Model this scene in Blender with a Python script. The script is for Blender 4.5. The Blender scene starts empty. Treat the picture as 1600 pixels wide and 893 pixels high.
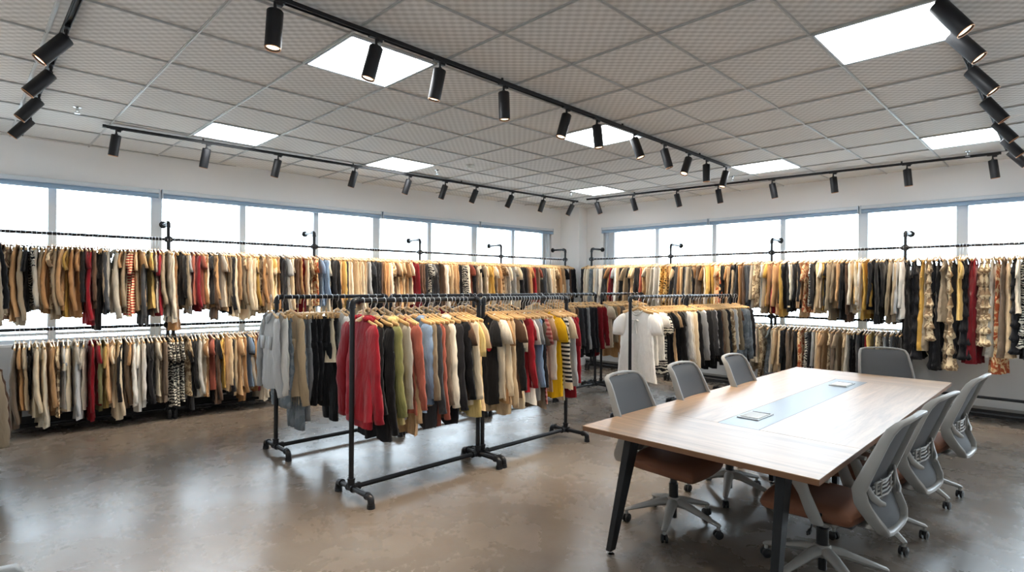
import bpy, bmesh, math, random
from mathutils import Vector, Matrix
PI = math.pi
scene = bpy.context.scene
WORLD = 9.0      # sky strength
EXPO = 1.0
COL = scene.collection
T = 0.69            # ceiling tile
CAM = Vector((-1.087, -3.971, 1.62))
CE = 3.234          # ceiling height
WX = 8.176          # right wall plane
def LW(x): return 6.15 * T - 0.07 * x          # left wall plane (slightly out of square)
LA = math.atan(-0.07)                          # its angle

# ---------------------------------------------------------------- materials
def s2l(c): return c / 12.92 if c <= 0.04045 else ((c + 0.055) / 1.055) ** 2.4
def rgb(h):
    h = h.lstrip('#'); return tuple(s2l(int(h[i:i + 2], 16) / 255) for i in (0, 2, 4)) + (1,)
def newmat(name):
    m = bpy.data.materials.new(name); m.use_nodes = True
    nt = m.node_tree; b = nt.nodes['Principled BSDF']; return m, nt, b
def N(nt, typ, **kw):
    n = nt.nodes.new(typ)
    for k, v in kw.items():
        if k.startswith('_'): setattr(n, k[1:], v)
        else: n.inputs[k].default_value = v
    return n
def simple(name, col, rough=0.5, metal=0.0, spec=0.5, bump=0.0, bscale=200, var=0.0):
    m, nt, b = newmat(name); c = rgb(col) if isinstance(col, str) else col
    b.inputs['Base Color'].default_value = c; b.inputs['Roughness'].default_value = rough
    b.inputs['Metallic'].default_value = metal; b.inputs['Specular IOR Level'].default_value = spec
    tc = N(nt, 'ShaderNodeTexCoord'); no = N(nt, 'ShaderNodeTexNoise', Scale=bscale, Detail=3.0)
    nt.links.new(tc.outputs['Object'], no.inputs['Vector'])
    if bump:
        bp = N(nt, 'ShaderNodeBump', Strength=bump, Distance=0.002)
        nt.links.new(no.outputs['Fac'], bp.inputs['Height']); nt.links.new(bp.outputs['Normal'], b.inputs['Normal'])
    if var:
        n2 = N(nt, 'ShaderNodeTexNoise', Scale=3.0, Detail=4.0); nt.links.new(tc.outputs['Object'], n2.inputs['Vector'])
        mx = N(nt, 'ShaderNodeMixRGB', _blend_type='MULTIPLY', Fac=1.0); mx.inputs[1].default_value = c
        mr = N(nt, 'ShaderNodeMapRange'); mr.inputs[3].default_value = 1 - var; mr.inputs[4].default_value = 1 + var
        nt.links.new(n2.outputs['Fac'], mr.inputs[0]); nt.links.new(mr.outputs[0], mx.inputs[2]); nt.links.new(mx.outputs[0], b.inputs['Base Color'])
    return m
M = {}
M['black_pipe'] = simple('black_pipe', '#26272a', 0.38, 0.55, 0.5, 0.3, 90, 0.2)
M['black_metal'] = simple('black_metal', '#0d0d0e', 0.5, 0.0, 0.3, 0.05, 300)
M['spot_black'] = simple('spot_black', '#1b1b1e', 0.45, 0.0, 0.4, 0.1, 400)
M['chrome'] = simple('chrome', '#c9ccd0', 0.15, 1.0)
M['hook_metal'] = simple('hook_metal', '#d7dade', 0.3, 0.8)
M['wall'] = simple('wall', '#efefef', 0.85, 0, 0.3, 0.15, 60, 0.015)
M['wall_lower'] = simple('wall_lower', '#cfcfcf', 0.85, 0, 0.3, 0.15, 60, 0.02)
M['alu'] = simple('alu', '#b9c4d0', 0.35, 0.25, 0.5)
M['frame_white'] = simple('frame_white', '#cdd6de', 0.45, 0.0, 0.5)
M['blind'] = simple('blind', '#8fa9c4', 0.55, 0.0, 0.4, 0.1, 300)
M['baseboard'] = simple('baseboard', '#2a2a2c', 0.5)
M['base_strip'] = simple('base_strip', '#9a9a98', 0.35, 0.5)
M['chair_grey'] = simple('chair_grey', '#98958f', 0.45, 0, 0.5, 0.05, 300)
M['chair_dark'] = simple('chair_dark', '#3a3c40', 0.6)
M['caster'] = simple('caster', '#121214', 0.42)
M['seat_brown'] = simple('seat_brown', '#7a4f39', 0.7, 0, 0.35, 0.5, 420, 0.08)
M['table_edge'] = simple('table_edge', '#7a5438', 0.5, 0, 0.4, 0.1, 100, 0.1)
M['white_plastic'] = simple('white_plastic', '#dedcd6', 0.5)
M['paper'] = simple('paper', '#eceae6', 0.8)
M['gold'] = simple('gold', '#c9a04a', 0.3, 0.9)
M['black_plain'] = simple('black_plain', '#0c0c0d', 0.6)

# woven mesh of the chair backs: lets some of what lies behind show through
m, nt, b = newmat('chair_mesh'); b.inputs['Base Color'].default_value = rgb('#5f6062'); b.inputs['Roughness'].default_value = 0.8
tr = N(nt, 'ShaderNodeBsdfTransparent'); mx = N(nt, 'ShaderNodeMixShader', Fac=0.86)
nt.links.new(tr.outputs[0], mx.inputs[1]); nt.links.new(b.outputs[0], mx.inputs[2]); nt.links.new(mx.outputs[0], nt.nodes['Material Output'].inputs[0])
M['chair_mesh'] = m

# concrete floor
m, nt, b = newmat('polished_concrete')
tc = N(nt, 'ShaderNodeTexCoord')
n1 = N(nt, 'ShaderNodeTexNoise', Scale=0.55, Detail=7.0, Roughness=0.62, Distortion=0.7)
n2 = N(nt, 'ShaderNodeTexNoise', Scale=2.6, Detail=9.0, Roughness=0.66, Distortion=0.35)
n3 = N(nt, 'ShaderNodeTexNoise', Scale=45.0, Detail=4.0)
vo = N(nt, 'ShaderNodeTexVoronoi', _feature='DISTANCE_TO_EDGE', Scale=0.42)
wn = N(nt, 'ShaderNodeTexNoise', Scale=1.6, Detail=6.0)
for n in (n1, n2, n3, wn): nt.links.new(tc.outputs['Object'], n.inputs['Vector'])
ad = N(nt, 'ShaderNodeMixRGB', _blend_type='LINEAR_LIGHT', Fac=0.45)
nt.links.new(tc.outputs['Object'], ad.inputs[1]); nt.links.new(wn.outputs['Color'], ad.inputs[2]); nt.links.new(ad.outputs[0], vo.inputs['Vector'])
r1 = N(nt, 'ShaderNodeValToRGB'); r1.color_ramp.elements[0].position = 0.32; r1.color_ramp.elements[1].position = 0.7
r1.color_ramp.elements[0].color = rgb('#5e564e'); r1.color_ramp.elements[1].color = rgb('#807a73')
e = r1.color_ramp.elements.new(0.5); e.color = rgb('#71685f')
nt.links.new(n1.outputs['Fac'], r1.inputs[0])
r2 = N(nt, 'ShaderNodeValToRGB'); r2.color_ramp.elements[0].position = 0.2; r2.color_ramp.elements[1].position = 0.8
r2.color_ramp.elements[0].color = (0.80, 0.785, 0.77, 1); r2.color_ramp.elements[1].color = (1.08, 1.07, 1.05, 1)
nt.links.new(n2.outputs['Fac'], r2.inputs[0])
mu = N(nt, 'ShaderNodeMixRGB', _blend_type='MULTIPLY', Fac=1.0); nt.links.new(r1.outputs[0], mu.inputs[1]); nt.links.new(r2.outputs[0], mu.inputs[2])
cr = N(nt, 'ShaderNodeMapRange'); cr.inputs[1].default_value = 0; cr.inputs[2].default_value = 0.003; cr.inputs[3].default_value = 0.88; cr.inputs[4].default_value = 1
nt.links.new(vo.outputs['Distance'], cr.inputs[0])
mu2 = N(nt, 'ShaderNodeMixRGB', _blend_type='MULTIPLY', Fac=1.0); nt.links.new(mu.outputs[0], mu2.inputs[1]); nt.links.new(cr.outputs[0], mu2.inputs[2])
nt.links.new(mu2.outputs[0], b.inputs['Base Color'])
rr = N(nt, 'ShaderNodeMapRange'); rr.inputs[3].default_value = 0.17; rr.inputs[4].default_value = 0.37
nt.links.new(n2.outputs['Fac'], rr.inputs[0]); nt.links.new(rr.outputs[0], b.inputs['Roughness'])
bp = N(nt, 'ShaderNodeBump', Strength=0.14, Distance=0.01); nt.links.new(n2.outputs['Fac'], bp.inputs['Height'])
bp2 = N(nt, 'ShaderNodeBump', Strength=0.06, Distance=0.003); nt.links.new(n3.outputs['Fac'], bp2.inputs['Height']); nt.links.new(bp.outputs[0], bp2.inputs['Normal'])
nt.links.new(bp2.outputs['Normal'], b.inputs['Normal']); b.inputs['Specular IOR Level'].default_value = 0.6
M['floor'] = m

# woven ceiling tiles
m, nt, b = newmat('woven_ceiling_tile'); b.inputs['Roughness'].default_value = 0.8
tc = N(nt, 'ShaderNodeTexCoord'); sp = N(nt, 'ShaderNodeSeparateXYZ'); nt.links.new(tc.outputs['Object'], sp.inputs[0])
def mth(op, a, bb=None):
    n = N(nt, 'ShaderNodeMath', _operation=op)
    for i, v in enumerate((a, bb)):
        if v is None: continue
        if isinstance(v, (int, float)): n.inputs[i].default_value = v
        else: nt.links.new(v, n.inputs[i])
    return n.outputs[0]
fx = 2 * PI / (T / 9.0)
sx = mth('SINE', mth('MULTIPLY', sp.outputs[0], fx)); sy = mth('SINE', mth('MULTIPLY', sp.outputs[1], fx))
px = mth('MULTIPLY', sx, sy)
sm = mth('MULTIPLY', mth('SINE', mth('MULTIPLY', mth('ADD', sp.outputs[0], sp.outputs[1]), fx)), 0.9)
h = mth('ADD', px, sm)
mr = N(nt, 'ShaderNodeMapRange'); mr.inputs[1].default_value = -1.1; mr.inputs[2].default_value = 1.1
nt.links.new(h, mr.inputs[0])
cr = N(nt, 'ShaderNodeValToRGB'); cr.color_ramp.elements[0].color = rgb('#bdbab6'); cr.color_ramp.elements[1].color = rgb('#dedcd9')
nt.links.new(mr.outputs[0], cr.inputs[0]); nt.links.new(cr.outputs[0], b.inputs['Base Color'])
bp = N(nt, 'ShaderNodeBump', Strength=0.35, Distance=0.004); nt.links.new(mr.outputs[0], bp.inputs['Height']); nt.links.new(bp.outputs[0], b.inputs['Normal'])
M['ceiling'] = m
M['tbar'] = simple('tbar', '#b6b6b4', 0.4, 0.3)

def wood(name, c1, c2, along, rough=0.3, scale=1.0, spec=0.5):
    m, nt, b = newmat(name); tc = N(nt, 'ShaderNodeTexCoord'); mp = N(nt, 'ShaderNodeMapping')
    sc = [14 * scale] * 3; sc[along] = 0.9 * scale; mp.inputs['Scale'].default_value = sc
    nt.links.new(tc.outputs['Object'], mp.inputs[0])
    no = N(nt, 'ShaderNodeTexNoise', Scale=1.2, Detail=7.0, Roughness=0.6, Distortion=0.9); nt.links.new(mp.outputs[0], no.inputs['Vector'])
    no2 = N(nt, 'ShaderNodeTexNoise', Scale=9.0, Detail=5.0); nt.links.new(mp.outputs[0], no2.inputs['Vector'])
    ad = N(nt, 'ShaderNodeMath', _operation='MULTIPLY_ADD'); ad.inputs[1].default_value = 0.35
    nt.links.new(no2.outputs['Fac'], ad.inputs[0]); nt.links.new(no.outputs['Fac'], ad.inputs[2])
    r = N(nt, 'ShaderNodeValToRGB'); r.color_ramp.elements[0].position = 0.42; r.color_ramp.elements[1].position = 0.85
    r.color_ramp.elements[0].color = rgb(c1); r.color_ramp.elements[1].color = rgb(c2)
    nt.links.new(ad.outputs[0], r.inputs[0]); nt.links.new(r.outputs[0], b.inputs['Base Color'])
    b.inputs['Roughness'].default_value = rough; b.inputs['Specular IOR Level'].default_value = spec
    bp = N(nt, 'ShaderNodeBump', Strength=0.08, Distance=0.002); nt.links.new(ad.outputs[0], bp.inputs['Height']); nt.links.new(bp.outputs[0], b.inputs['Normal'])
    return m
M['table_long'] = wood('table_long', '#93704f', '#c4a07c', 0, 0.40, 1, 0.5)
M['table_cross'] = wood('table_cross', '#93704f', '#c4a07c', 1, 0.40, 1, 0.5)
for k_ in ('table_long', 'table_cross'):
    b = M[k_].node_tree.nodes['Principled BSDF']; b.inputs['Coat Weight'].default_value = 0.65; b.inputs['Coat Roughness'].default_value = 0.36; b.inputs['Coat IOR'].default_value = 1.5
M['inlay'] = simple('inlay', '#7f8890', 0.3, 0.2, 0.5, 0.1, 300)
M['hanger_wood'] = wood('hanger_wood', '#c08f55', '#e3bd85', 0, 0.45, 3)

def emis(name, col, strength):
    m, nt, b = newmat(name); b.inputs['Base Color'].default_value = col
    b.inputs['Emission Color'].default_value = col; b.inputs['Emission Strength'].default_value = strength; return m
M['panel'] = emis('light_panel', (0.93, 0.97, 1.0, 1), 7.0)
M['lamp_on'] = emis('lamp_on', (1.0, 0.72, 0.46, 1), 2.6)
m, nt, b = newmat('window_glass')
gl = N(nt, 'ShaderNodeBsdfGlossy', Roughness=0.02); tr = N(nt, 'ShaderNodeBsdfTransparent'); tr.inputs[0].default_value = (0.96, 0.985, 1.0, 1)
fr = N(nt, 'ShaderNodeFresnel', IOR=1.35); mx = N(nt, 'ShaderNodeMixShader')
nt.links.new(fr.outputs[0], mx.inputs[0]); nt.links.new(tr.outputs[0], mx.inputs[1]); nt.links.new(gl.outputs[0], mx.inputs[2])
nt.links.new(mx.outputs[0], nt.nodes['Material Output'].inputs[0]); M['glass'] = m

# fabrics ----------------------------------------------------------
def fabric(name, col, kind='plain', col2=None, col3=None, scale=20.0):
    m, nt, b = newmat('fabric_' + name)
    b.inputs['Roughness'].default_value = 0.88; b.inputs['Specular IOR Level'].default_value = 0.22
    b.inputs['Sheen Weight'].default_value = 0.12
    tc = N(nt, 'ShaderNodeTexCoord'); oi = N(nt, 'ShaderNodeObjectInfo')
    c = rgb(col)
    if kind == 'plain': base = None
    else:
        if kind == 'stripe':
            sp = N(nt, 'ShaderNodeSeparateXYZ'); nt.links.new(tc.outputs['Object'], sp.inputs[0])
            w = N(nt, 'ShaderNodeMath', _operation='MULTIPLY'); w.inputs[1].default_value = scale; nt.links.new(sp.outputs[2], w.inputs[0])
            f = N(nt, 'ShaderNodeMath', _operation='FRACT'); nt.links.new(w.outputs[0], f.inputs[0]); fac = f.outputs[0]; p0, p1 = 0.48, 0.52
        elif kind == 'spots':
            v = N(nt, 'ShaderNodeTexVoronoi', Scale=scale); nt.links.new(tc.outputs['Object'], v.inputs['Vector']); fac = v.outputs['Distance']; p0, p1 = 0.36, 0.44
        elif kind == 'wave':
            v = N(nt, 'ShaderNodeTexWave', Scale=scale, Distortion=9.0, Detail=2.0, _bands_direction='Z'); v.inputs['Detail Scale'].default_value = 1.5
            nt.links.new(tc.outputs['Object'], v.inputs['Vector']); fac = v.outputs['Fac']; p0, p1 = 0.45, 0.55
        else:
            v = N(nt, 'ShaderNodeTexNoise', Scale=scale, Detail=2.0, Distortion=1.2); nt.links.new(tc.outputs['Object'], v.inputs['Vector']); fac = v.outputs['Fac']; p0, p1 = 0.47, 0.53
        r = N(nt, 'ShaderNodeValToRGB'); r.color_ramp.elements[0].position = p0; r.color_ramp.elements[1].position = p1
        r.color_ramp.elements[0].color = c; r.color_ramp.elements[1].color = rgb(col2)
        if col3: e = r.color_ramp.elements.new(min(0.95, p1 + 0.12)); e.color = rgb(col3)
        nt.links.new(fac, r.inputs[0]); base = r.outputs[0]
    # each garment a slightly different tone, plus weave
    mr = N(nt, 'ShaderNodeMapRange'); mr.inputs[3].default_value = 0.78; mr.inputs[4].default_value = 1.22
    nt.links.new(oi.outputs['Random'], mr.inputs[0])
    mx = N(nt, 'ShaderNodeMixRGB', _blend_type='MULTIPLY', Fac=1.0); mx.inputs[1].default_value = c
    if base is not None: nt.links.new(base, mx.inputs[1])
    nt.links.new(mr.outputs[0], mx.inputs[2])
    nt.links.new(mx.outputs[0], b.inputs['Base Color'])
    mp = N(nt, 'ShaderNodeMapping'); mp.inputs['Scale'].default_value = (26, 26, 7); nt.links.new(tc.outputs['Object'], mp.inputs[0])
    mp.inputs['Rotation'].default_value = (0, 0.22, 0)
    no = N(nt, 'ShaderNodeTexNoise', Scale=0.75, Detail=3.0, Distortion=0.8); nt.links.new(mp.outputs[0], no.inputs['Vector'])
    bp = N(nt, 'ShaderNodeBump', Strength=0.55, Distance=0.03); nt.links.new(no.outputs['Fac'], bp.inputs['Height'])
    w = N(nt, 'ShaderNodeTexNoise', Scale=420.0, Detail=1.0); nt.links.new(tc.outputs['Object'], w.inputs['Vector'])
    b2 = N(nt, 'ShaderNodeBump', Strength=0.15, Distance=0.002); nt.links.new(w.outputs['Fac'], b2.inputs['Height']); nt.links.new(bp.outputs[0], b2.inputs['Normal'])
    nt.links.new(b2.outputs[0], b.inputs['Normal'])
    return m
FAB = {   # letter: list of (material, colour words)
 'K': [(fabric('black', '#17171a'), 'black'), (fabric('near_black', '#202024'), 'black')],
 'D': [(fabric('charcoal', '#3c3d40'), 'charcoal'), (fabric('slate', '#4a4d52'), 'slate grey')],
 'G': [(fabric('mid_grey', '#77787a'), 'mid grey')],
 'g': [(fabric('pale_grey', '#aeb0b1'), 'pale grey'), (fabric('stone_grey', '#b0a99c'), 'stone grey')],
 'W': [(fabric('white', '#e6e2da'), 'white')],
 'C': [(fabric('cream', '#dccbae'), 'cream'), (fabric('ivory', '#e2d6c1'), 'ivory'), (fabric('light_beige', '#d3b994'), 'light beige')],
 'B': [(fabric('beige', '#a8977f'), 'beige'), (fabric('khaki', '#8f8069'), 'khaki')],
 'T': [(fabric('tan', '#bd9468'), 'tan'), (fabric('sand', '#c2a078'), 'sand'), (fabric('camel', '#a67c52'), 'camel')],
 'O': [(fabric('brown', '#5e4636'), 'brown'), (fabric('taupe', '#6f5f50'), 'taupe')],
 'Y': [(fabric('mustard', '#be9648'), 'mustard yellow'), (fabric('straw', '#cfae66'), 'straw yellow')],
 'w': [(fabric('pale_yellow', '#d8c07e'), 'pale yellow')],
 'y': [(fabric('yellow', '#e6b414'), 'bright yellow')],
 'R': [(fabric('red', '#8c1522'), 'red'), (fabric('crimson', '#75111c'), 'crimson')],
 'P': [(fabric('salmon', '#a05848'), 'salmon pink')],
 'L': [(fabric('light_blue', '#7f98b5'), 'light blue')],
 'J': [(fabric('denim', '#6c767e', 'blotch', '#838c93', None, 9.0), 'grey-blue denim')],
 'e': [(fabric('lime', '#85834f'), 'pale green')],
 'N': [(fabric('olive', '#7a7650'), 'olive green')],
 'V': [(fabric('leopard', '#2b211a', 'spots', '#c9953f', '#e0bb78', 30.0), 'leopard-print')],
 'Z': [(fabric('black_white', '#17171a', 'wave', '#ded8ca', None, 9.0), 'monochrome patterned')],
 'z': [(fabric('mono_stripe', '#1b1b1e', 'stripe', '#d8d2c6', None, 26.0), 'monochrome striped')],
 'S': [(fabric('red_stripe', '#b3352c', 'stripe', '#e5cfa6', None, 34.0), 'red and cream striped')],
 'U': [(fabric('printed_beige', '#8c7256', 'blotch', '#dcc7a2', None, 14.0), 'beige patterned')],
 'F': [(fabric('floral', '#a8502f', 'blotch', '#dcb583', '#e6cfa8', 16.0), 'rust and cream patterned')],
 'Q': [(fabric('plaid', '#9c4640', 'stripe', '#c4867a', None, 30.0), 'muted red striped')],
}

# ---------------------------------------------------------------- mesh helpers
def obj(name, bm, mats, parent=None, smooth=True, bevel=0):
    me = bpy.data.meshes.new(name); bm.normal_update(); bm.to_mesh(me); bm.free()
    if smooth:
        for p in me.polygons: p.use_smooth = True
    if not isinstance(mats, (list, tuple)): mats = [mats]
    for mm in mats: me.materials.append(mm)
    o = bpy.data.objects.new(name, me); COL.objects.link(o)
    if parent: o.parent = parent
    if bevel:
        md = o.modifiers.new('bevel', 'BEVEL'); md.width = bevel; md.segments = 2; md.limit_method = 'ANGLE'
    if smooth:
        try: me.set_sharp_from_angle(angle=math.radians(38))
        except Exception: pass
    return o
def empty(name, loc, rz=0, label=None, cat=None, group=None):
    o = bpy.data.objects.new(name, None); COL.objects.link(o); o.empty_display_size = 0.1
    o.location = loc; o.rotation_euler = (0, 0, rz); tag(o, label, cat, group); return o
def tag(o, label=None, cat=None, group=None, kind=None):
    if label: o['label'] = label
    if cat: o['category'] = cat
    if group: o['group'] = group
    if kind: o['kind'] = kind
    return o
def box(bm, c, s, rot=None, mi=0):
    r = bmesh.ops.create_cube(bm, size=1); vs = r['verts']
    mt = Matrix.Translation(c) @ (rot.to_4x4() if rot else Matrix()) @ Matrix.Diagonal((s[0], s[1], s[2], 1))
    bmesh.ops.transform(bm, matrix=mt, verts=vs)
    if mi:
        for f in {f for v in vs for f in v.link_faces}: f.material_index = mi
    return vs
def frame(d):
    d = d.normalized(); up = Vector((0, 0, 1)) if abs(d.z) < 0.95 else Vector((1, 0, 0))
    a = d.cross(up).normalized(); return a, a.cross(d).normalized()
def sg(v, p): return math.copysign(abs(v) ** p, v)
def sweep(bm, pts, rad, n=12, cap=True, mi=0, closed=False, ref=None, sq=1.0):
    """tube through pts; rad number, list, or list of (ra, rb); ref fixes the first section axis"""
    pts = [Vector(p) for p in pts]; rings = []; L = len(pts); pa = None
    for i, p in enumerate(pts):
        if closed: d = (pts[(i + 1) % L] - pts[i - 1])
        else: d = (pts[min(i + 1, L - 1)] - pts[max(i - 1, 0)])
        if d.length < 1e-9: d = Vector((0, 0, -1))
        d.normalize()
        if ref is not None: a = (Vector(ref) - d * d.dot(Vector(ref))).normalized()
        elif pa is None: a, _ = frame(d)
        else: a = (pa - d * d.dot(pa)).normalized()
        b_ = d.cross(a).normalized(); pa = a
        r = rad[i] if isinstance(rad, (list, tuple)) and isinstance(rad[0], (list, tuple, float, int)) and len(rad) == L else rad
        ra, rb = (r if isinstance(r, (list, tuple)) else (r, r))
        rings.append([bm.verts.new(p + a * ra * sg(math.cos(2 * PI * k / n), sq) + b_ * rb * sg(math.sin(2 * PI * k / n), sq)) for k in range(n)])
    fs = []
    for i in range(L if closed else L - 1):
        A, B = rings[i], rings[(i + 1) % L]
        for k in range(n): fs.append(bm.faces.new((A[k], A[(k + 1) % n], B[(k + 1) % n], B[k])))
    if cap and not closed:
        fs.append(bm.faces.new(rings[0][::-1])); fs.append(bm.faces.new(rings[-1]))
    if mi:
        for f in fs: f.material_index = mi
    return rings
def cyl(bm, p0, p1, r, n=16, r2=None, mi=0): return sweep(bm, [p0, p1], [(r, r), ((r2 if r2 is not None else r),) * 2], n, True, mi)
def lathe(bm, prof, c=(0, 0, 0), n=20, mi=0, axis=None):
    rings = []; c = Vector(c)
    for r, z in prof:
        rings.append([bm.verts.new(c + Vector((max(r, 1e-4) * math.cos(2 * PI * k / n), max(r, 1e-4) * math.sin(2 * PI * k / n), z))) for k in range(n)])
    for A, B in zip(rings, rings[1:]):
        for k in range(n):
            f = bm.faces.new((A[k], A[(k + 1) % n], B[(k + 1) % n], B[k])); f.material_index = mi
    f = bm.faces.new(rings[0][::-1]); f.material_index = mi; f = bm.faces.new(rings[-1]); f.material_index = mi
    return [v for r in rings for v in r]
def prism(bm, poly, z0, z1):
    lo = [bm.verts.new((x, y, z0)) for x, y in poly]; hi = [bm.verts.new((x, y, z1)) for x, y in poly]; n = len(poly)
    bm.faces.new(lo[::-1]); bm.faces.new(hi)
    for i in range(n): bm.faces.new((lo[i], lo[(i + 1) % n], hi[(i + 1) % n], hi[i]))
    return lo + hi
def bez(p0, p1, p2, n=6):
    p0, p1, p2 = Vector(p0), Vector(p1), Vector(p2)
    return [(p0 * (1 - t) ** 2 + p1 * 2 * t * (1 - t) + p2 * t * t) for t in [i / n for i in range(n + 1)]]
def nb(): return bmesh.new()
ORD = ['zeroth', 'first', 'second', 'third', 'fourth', 'fifth', 'sixth', 'seventh', 'eighth', 'ninth', 'tenth', 'eleventh', 'twelfth', 'thirteenth',
 'fourteenth', 'fifteenth', 'sixteenth', 'seventeenth', 'eighteenth', 'nineteenth']
TENS = {2: 'twenty', 3: 'thirty', 4: 'forty', 5: 'fifty'}
def ordw(n):
    if n < 20: return ORD[n]
    t, u = divmod(n, 10)
    if u == 0: return TENS[t][:-1] + 'ieth'
    return TENS[t] + '-' + ORD[u]

# ================================================================ THE ROOM
X0, Y0 = -1.62, -6.6        # side wall behind the camera's left, rear wall
SILL, HEAD = 0.93, 2.79
bm = nb(); box(bm, ((X0 + WX) / 2, (Y0 + 4.6) / 2, -0.05), (WX - X0 + 0.6, 4.6 - Y0 + 0.4, 0.1)); o = obj('floor', bm, M['floor'], smooth=False); tag(o, kind='structure')
bm = nb(); box(bm, (0, 0, 0.05), (WX - X0 + 0.6, 4.6 - Y0 + 0.4, 0.1)); o = obj('ceiling', bm, M['ceiling'], smooth=False)
o.location = ((X0 + WX) / 2, (Y0 + 4.6) / 2, CE); tag(o, kind='structure')
# suspended grid bars
bm = nb()
for a in range(-3, 13):
    x = a * T
    if X0 < x < WX: box(bm, (x, (Y0 + LW(x)) / 2, CE - 0.004), (0.02, LW(x) - Y0, 0.008)); box(bm, (x, (Y0 + LW(x)) / 2, CE - 0.010), (0.008, LW(x) - Y0, 0.006))
for b_ in range(-9, 7):
    y = b_ * T
    if Y0 < y < 4.35: box(bm, ((X0 + WX) / 2, y, CE - 0.004), (WX - X0, 0.018, 0.008)); box(bm, ((X0 + WX) / 2, y, CE - 0.009), (WX - X0, 0.007, 0.005))
o = obj('trim_1', bm, M['tbar'], smooth=False); tag(o, kind='structure')

def lbox(bm, x0, x1, d0, d1, z0, z1):
    """box along the left wall: x from x0 to x1, depth measured outwards from the wall face"""
    v = [bm.verts.new((x, LW(x) + d, z)) for z in (z0, z1) for x, d in ((x0, d0), (x1, d0), (x1, d1), (x0, d1))]
    for f in ((3, 2, 1, 0), (4, 5, 6, 7), (0, 1, 5, 4), (1, 2, 6, 5), (2, 3, 7, 6), (3, 0, 4, 7)): bm.faces.new([v[i] for i in f])
def rbox(bm, y0, y1, d0, d1, z0, z1): box(bm, (WX + (d0 + d1) / 2, (y0 + y1) / 2, (z0 + z1) / 2), (abs(d1 - d0), abs(y1 - y0), abs(z1 - z0)))
WT = 0.22
LX1 = 7.64                         # right end of the left window band
bm = nb(); lbox(bm, X0 - .2, WX + .2, 0, WT, HEAD, CE + .05); lbox(bm, LX1, WX + .2, 0, WT, 0, HEAD); o = obj('wall_back_left', bm, M['wall'], smooth=False); tag(o, kind='structure')
bm = nb(); lbox(bm, X0 - .2, LX1, 0, WT, 0, SILL); o = obj('wall_back_left_lower', bm, M['wall_lower'], smooth=False); tag(o, kind='structure')
RY1 = 2.78
bm = nb(); rbox(bm, Y0, 3.7, 0, WT, HEAD, CE + .05); rbox(bm, RY1, 3.75, 0, WT, 0, HEAD); o = obj('wall_right', bm, M['wall'], smooth=False); tag(o, kind='structure')
bm = nb(); rbox(bm, Y0, RY1, 0, WT, 0, SILL); o = obj('wall_right_lower', bm, M['wall_lower'], smooth=False); tag(o, kind='structure')
bm = nb(); box(bm, (X0 - .05, (Y0 + 4.6) / 2, CE / 2), (0.1, 4.6 - Y0, CE)); o = obj('wall_left', bm, M['wall'], smooth=False); tag(o, kind='structure')
bm = nb(); box(bm, ((X0 + WX) / 2, Y0 - .05, CE / 2), (WX - X0 + .2, 0.1, CE)); o = obj('wall_front', bm, M['wall'], smooth=False); tag(o, kind='structure')
bm = nb(); prism(bm, [(7.92, 3.2), (WX + .01, 3.2), (WX + .01, 3.69), (7.92, 3.71)], 0, CE); o = obj('trim_2', bm, M['wall'], smooth=False); tag(o, kind='structure')
# baseboards
bm = nb(); lbox(bm, X0, 7.92, -0.012, 0, 0, 0.13); o = obj('baseboard_left', bm, M['baseboard'], smooth=False); tag(o, kind='structure')
bm = nb(); rbox(bm, Y0, 3.2, -0.012, 0, 0, 0.10); o = obj('baseboard_right', bm, M['baseboard'], smooth=False); tag(o, kind='structure')
bm = nb(); rbox(bm, Y0, 3.2, -0.03, 0, 0.10, 0.135); o = obj('trim_3', bm, M['base_strip'], smooth=False); tag(o, kind='structure')
# windows: frame, mullions and one pane per light
GD = 0.12
def window(n, side, edges, thick, skip=0):
    bx = lbox if side == 'L' else rbox
    a, b_ = edges[0], edges[-1]
    f = nb()
    bx(f, min(a, b_), max(a, b_), GD - .03, GD + .04, SILL, SILL + .05); bx(f, min(a, b_), max(a, b_), GD - .03, GD + .04, HEAD - .07, HEAD)
    bx(f, min(a, b_), max(a, b_), GD - .03, GD + .04, 1.02, 1.05)
    for i, e in enumerate(edges):
        if i == 0 and skip: continue
        w = 0.12 if e in thick else 0.075
        bx(f, e - w / 2, e + w / 2, GD - .05, GD + .05, SILL, HEAD)
    root = obj('window_%d' % n, f, M['frame_white'], smooth=False); tag(root, kind='structure')
    for e0, e1 in zip(edges, edges[1:]):
        g = nb(); bx(g, min(e0, e1) + .03, max(e0, e1) - .03, GD, GD + .008, SILL + .04, HEAD - .06); obj('pane', g, M['glass'], root, smooth=False)
    s = nb(); bx(s, min(a, b_), max(a, b_), -0.02, GD - .03, SILL - .02, SILL + .006); obj('window_sill', s, M['wall'], root, smooth=False)
window(1, 'L', [-1.6, -0.32, 0.70, 1.72, 2.75, 3.74], [0.70, 3.74])
window(2, 'L', [3.74, 4.75, 5.72, 6.67, 7.5], [5.72], 1)
window(3, 'R', [2.6, 1.6, 0.48, -0.66, -1.77], [-1.77])
window(4, 'R', [-1.77, -2.9, -4.0, -5.1, -6.3], [-2.9], 1)
# jamb liners beside the end lights
bm = nb(); lbox(bm, 7.5, LX1, GD - .05, GD + .1, SILL, HEAD); lbox(bm, 7.585, 7.6, 0.0, GD, SILL, HEAD); o = obj('trim_4', bm, M['frame_white'], smooth=False); tag(o, kind='structure')
bm = nb(); rbox(bm, 2.6, RY1, GD - .05, GD + .1, SILL, HEAD); rbox(bm, 2.70, 2.715, 0, GD, SILL, HEAD); rbox(bm, -6.6, -6.3, 0, GD + .1, SILL, HEAD); o = obj('trim_5', bm, M['frame_white'], smooth=False); tag(o, kind='structure')
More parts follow.
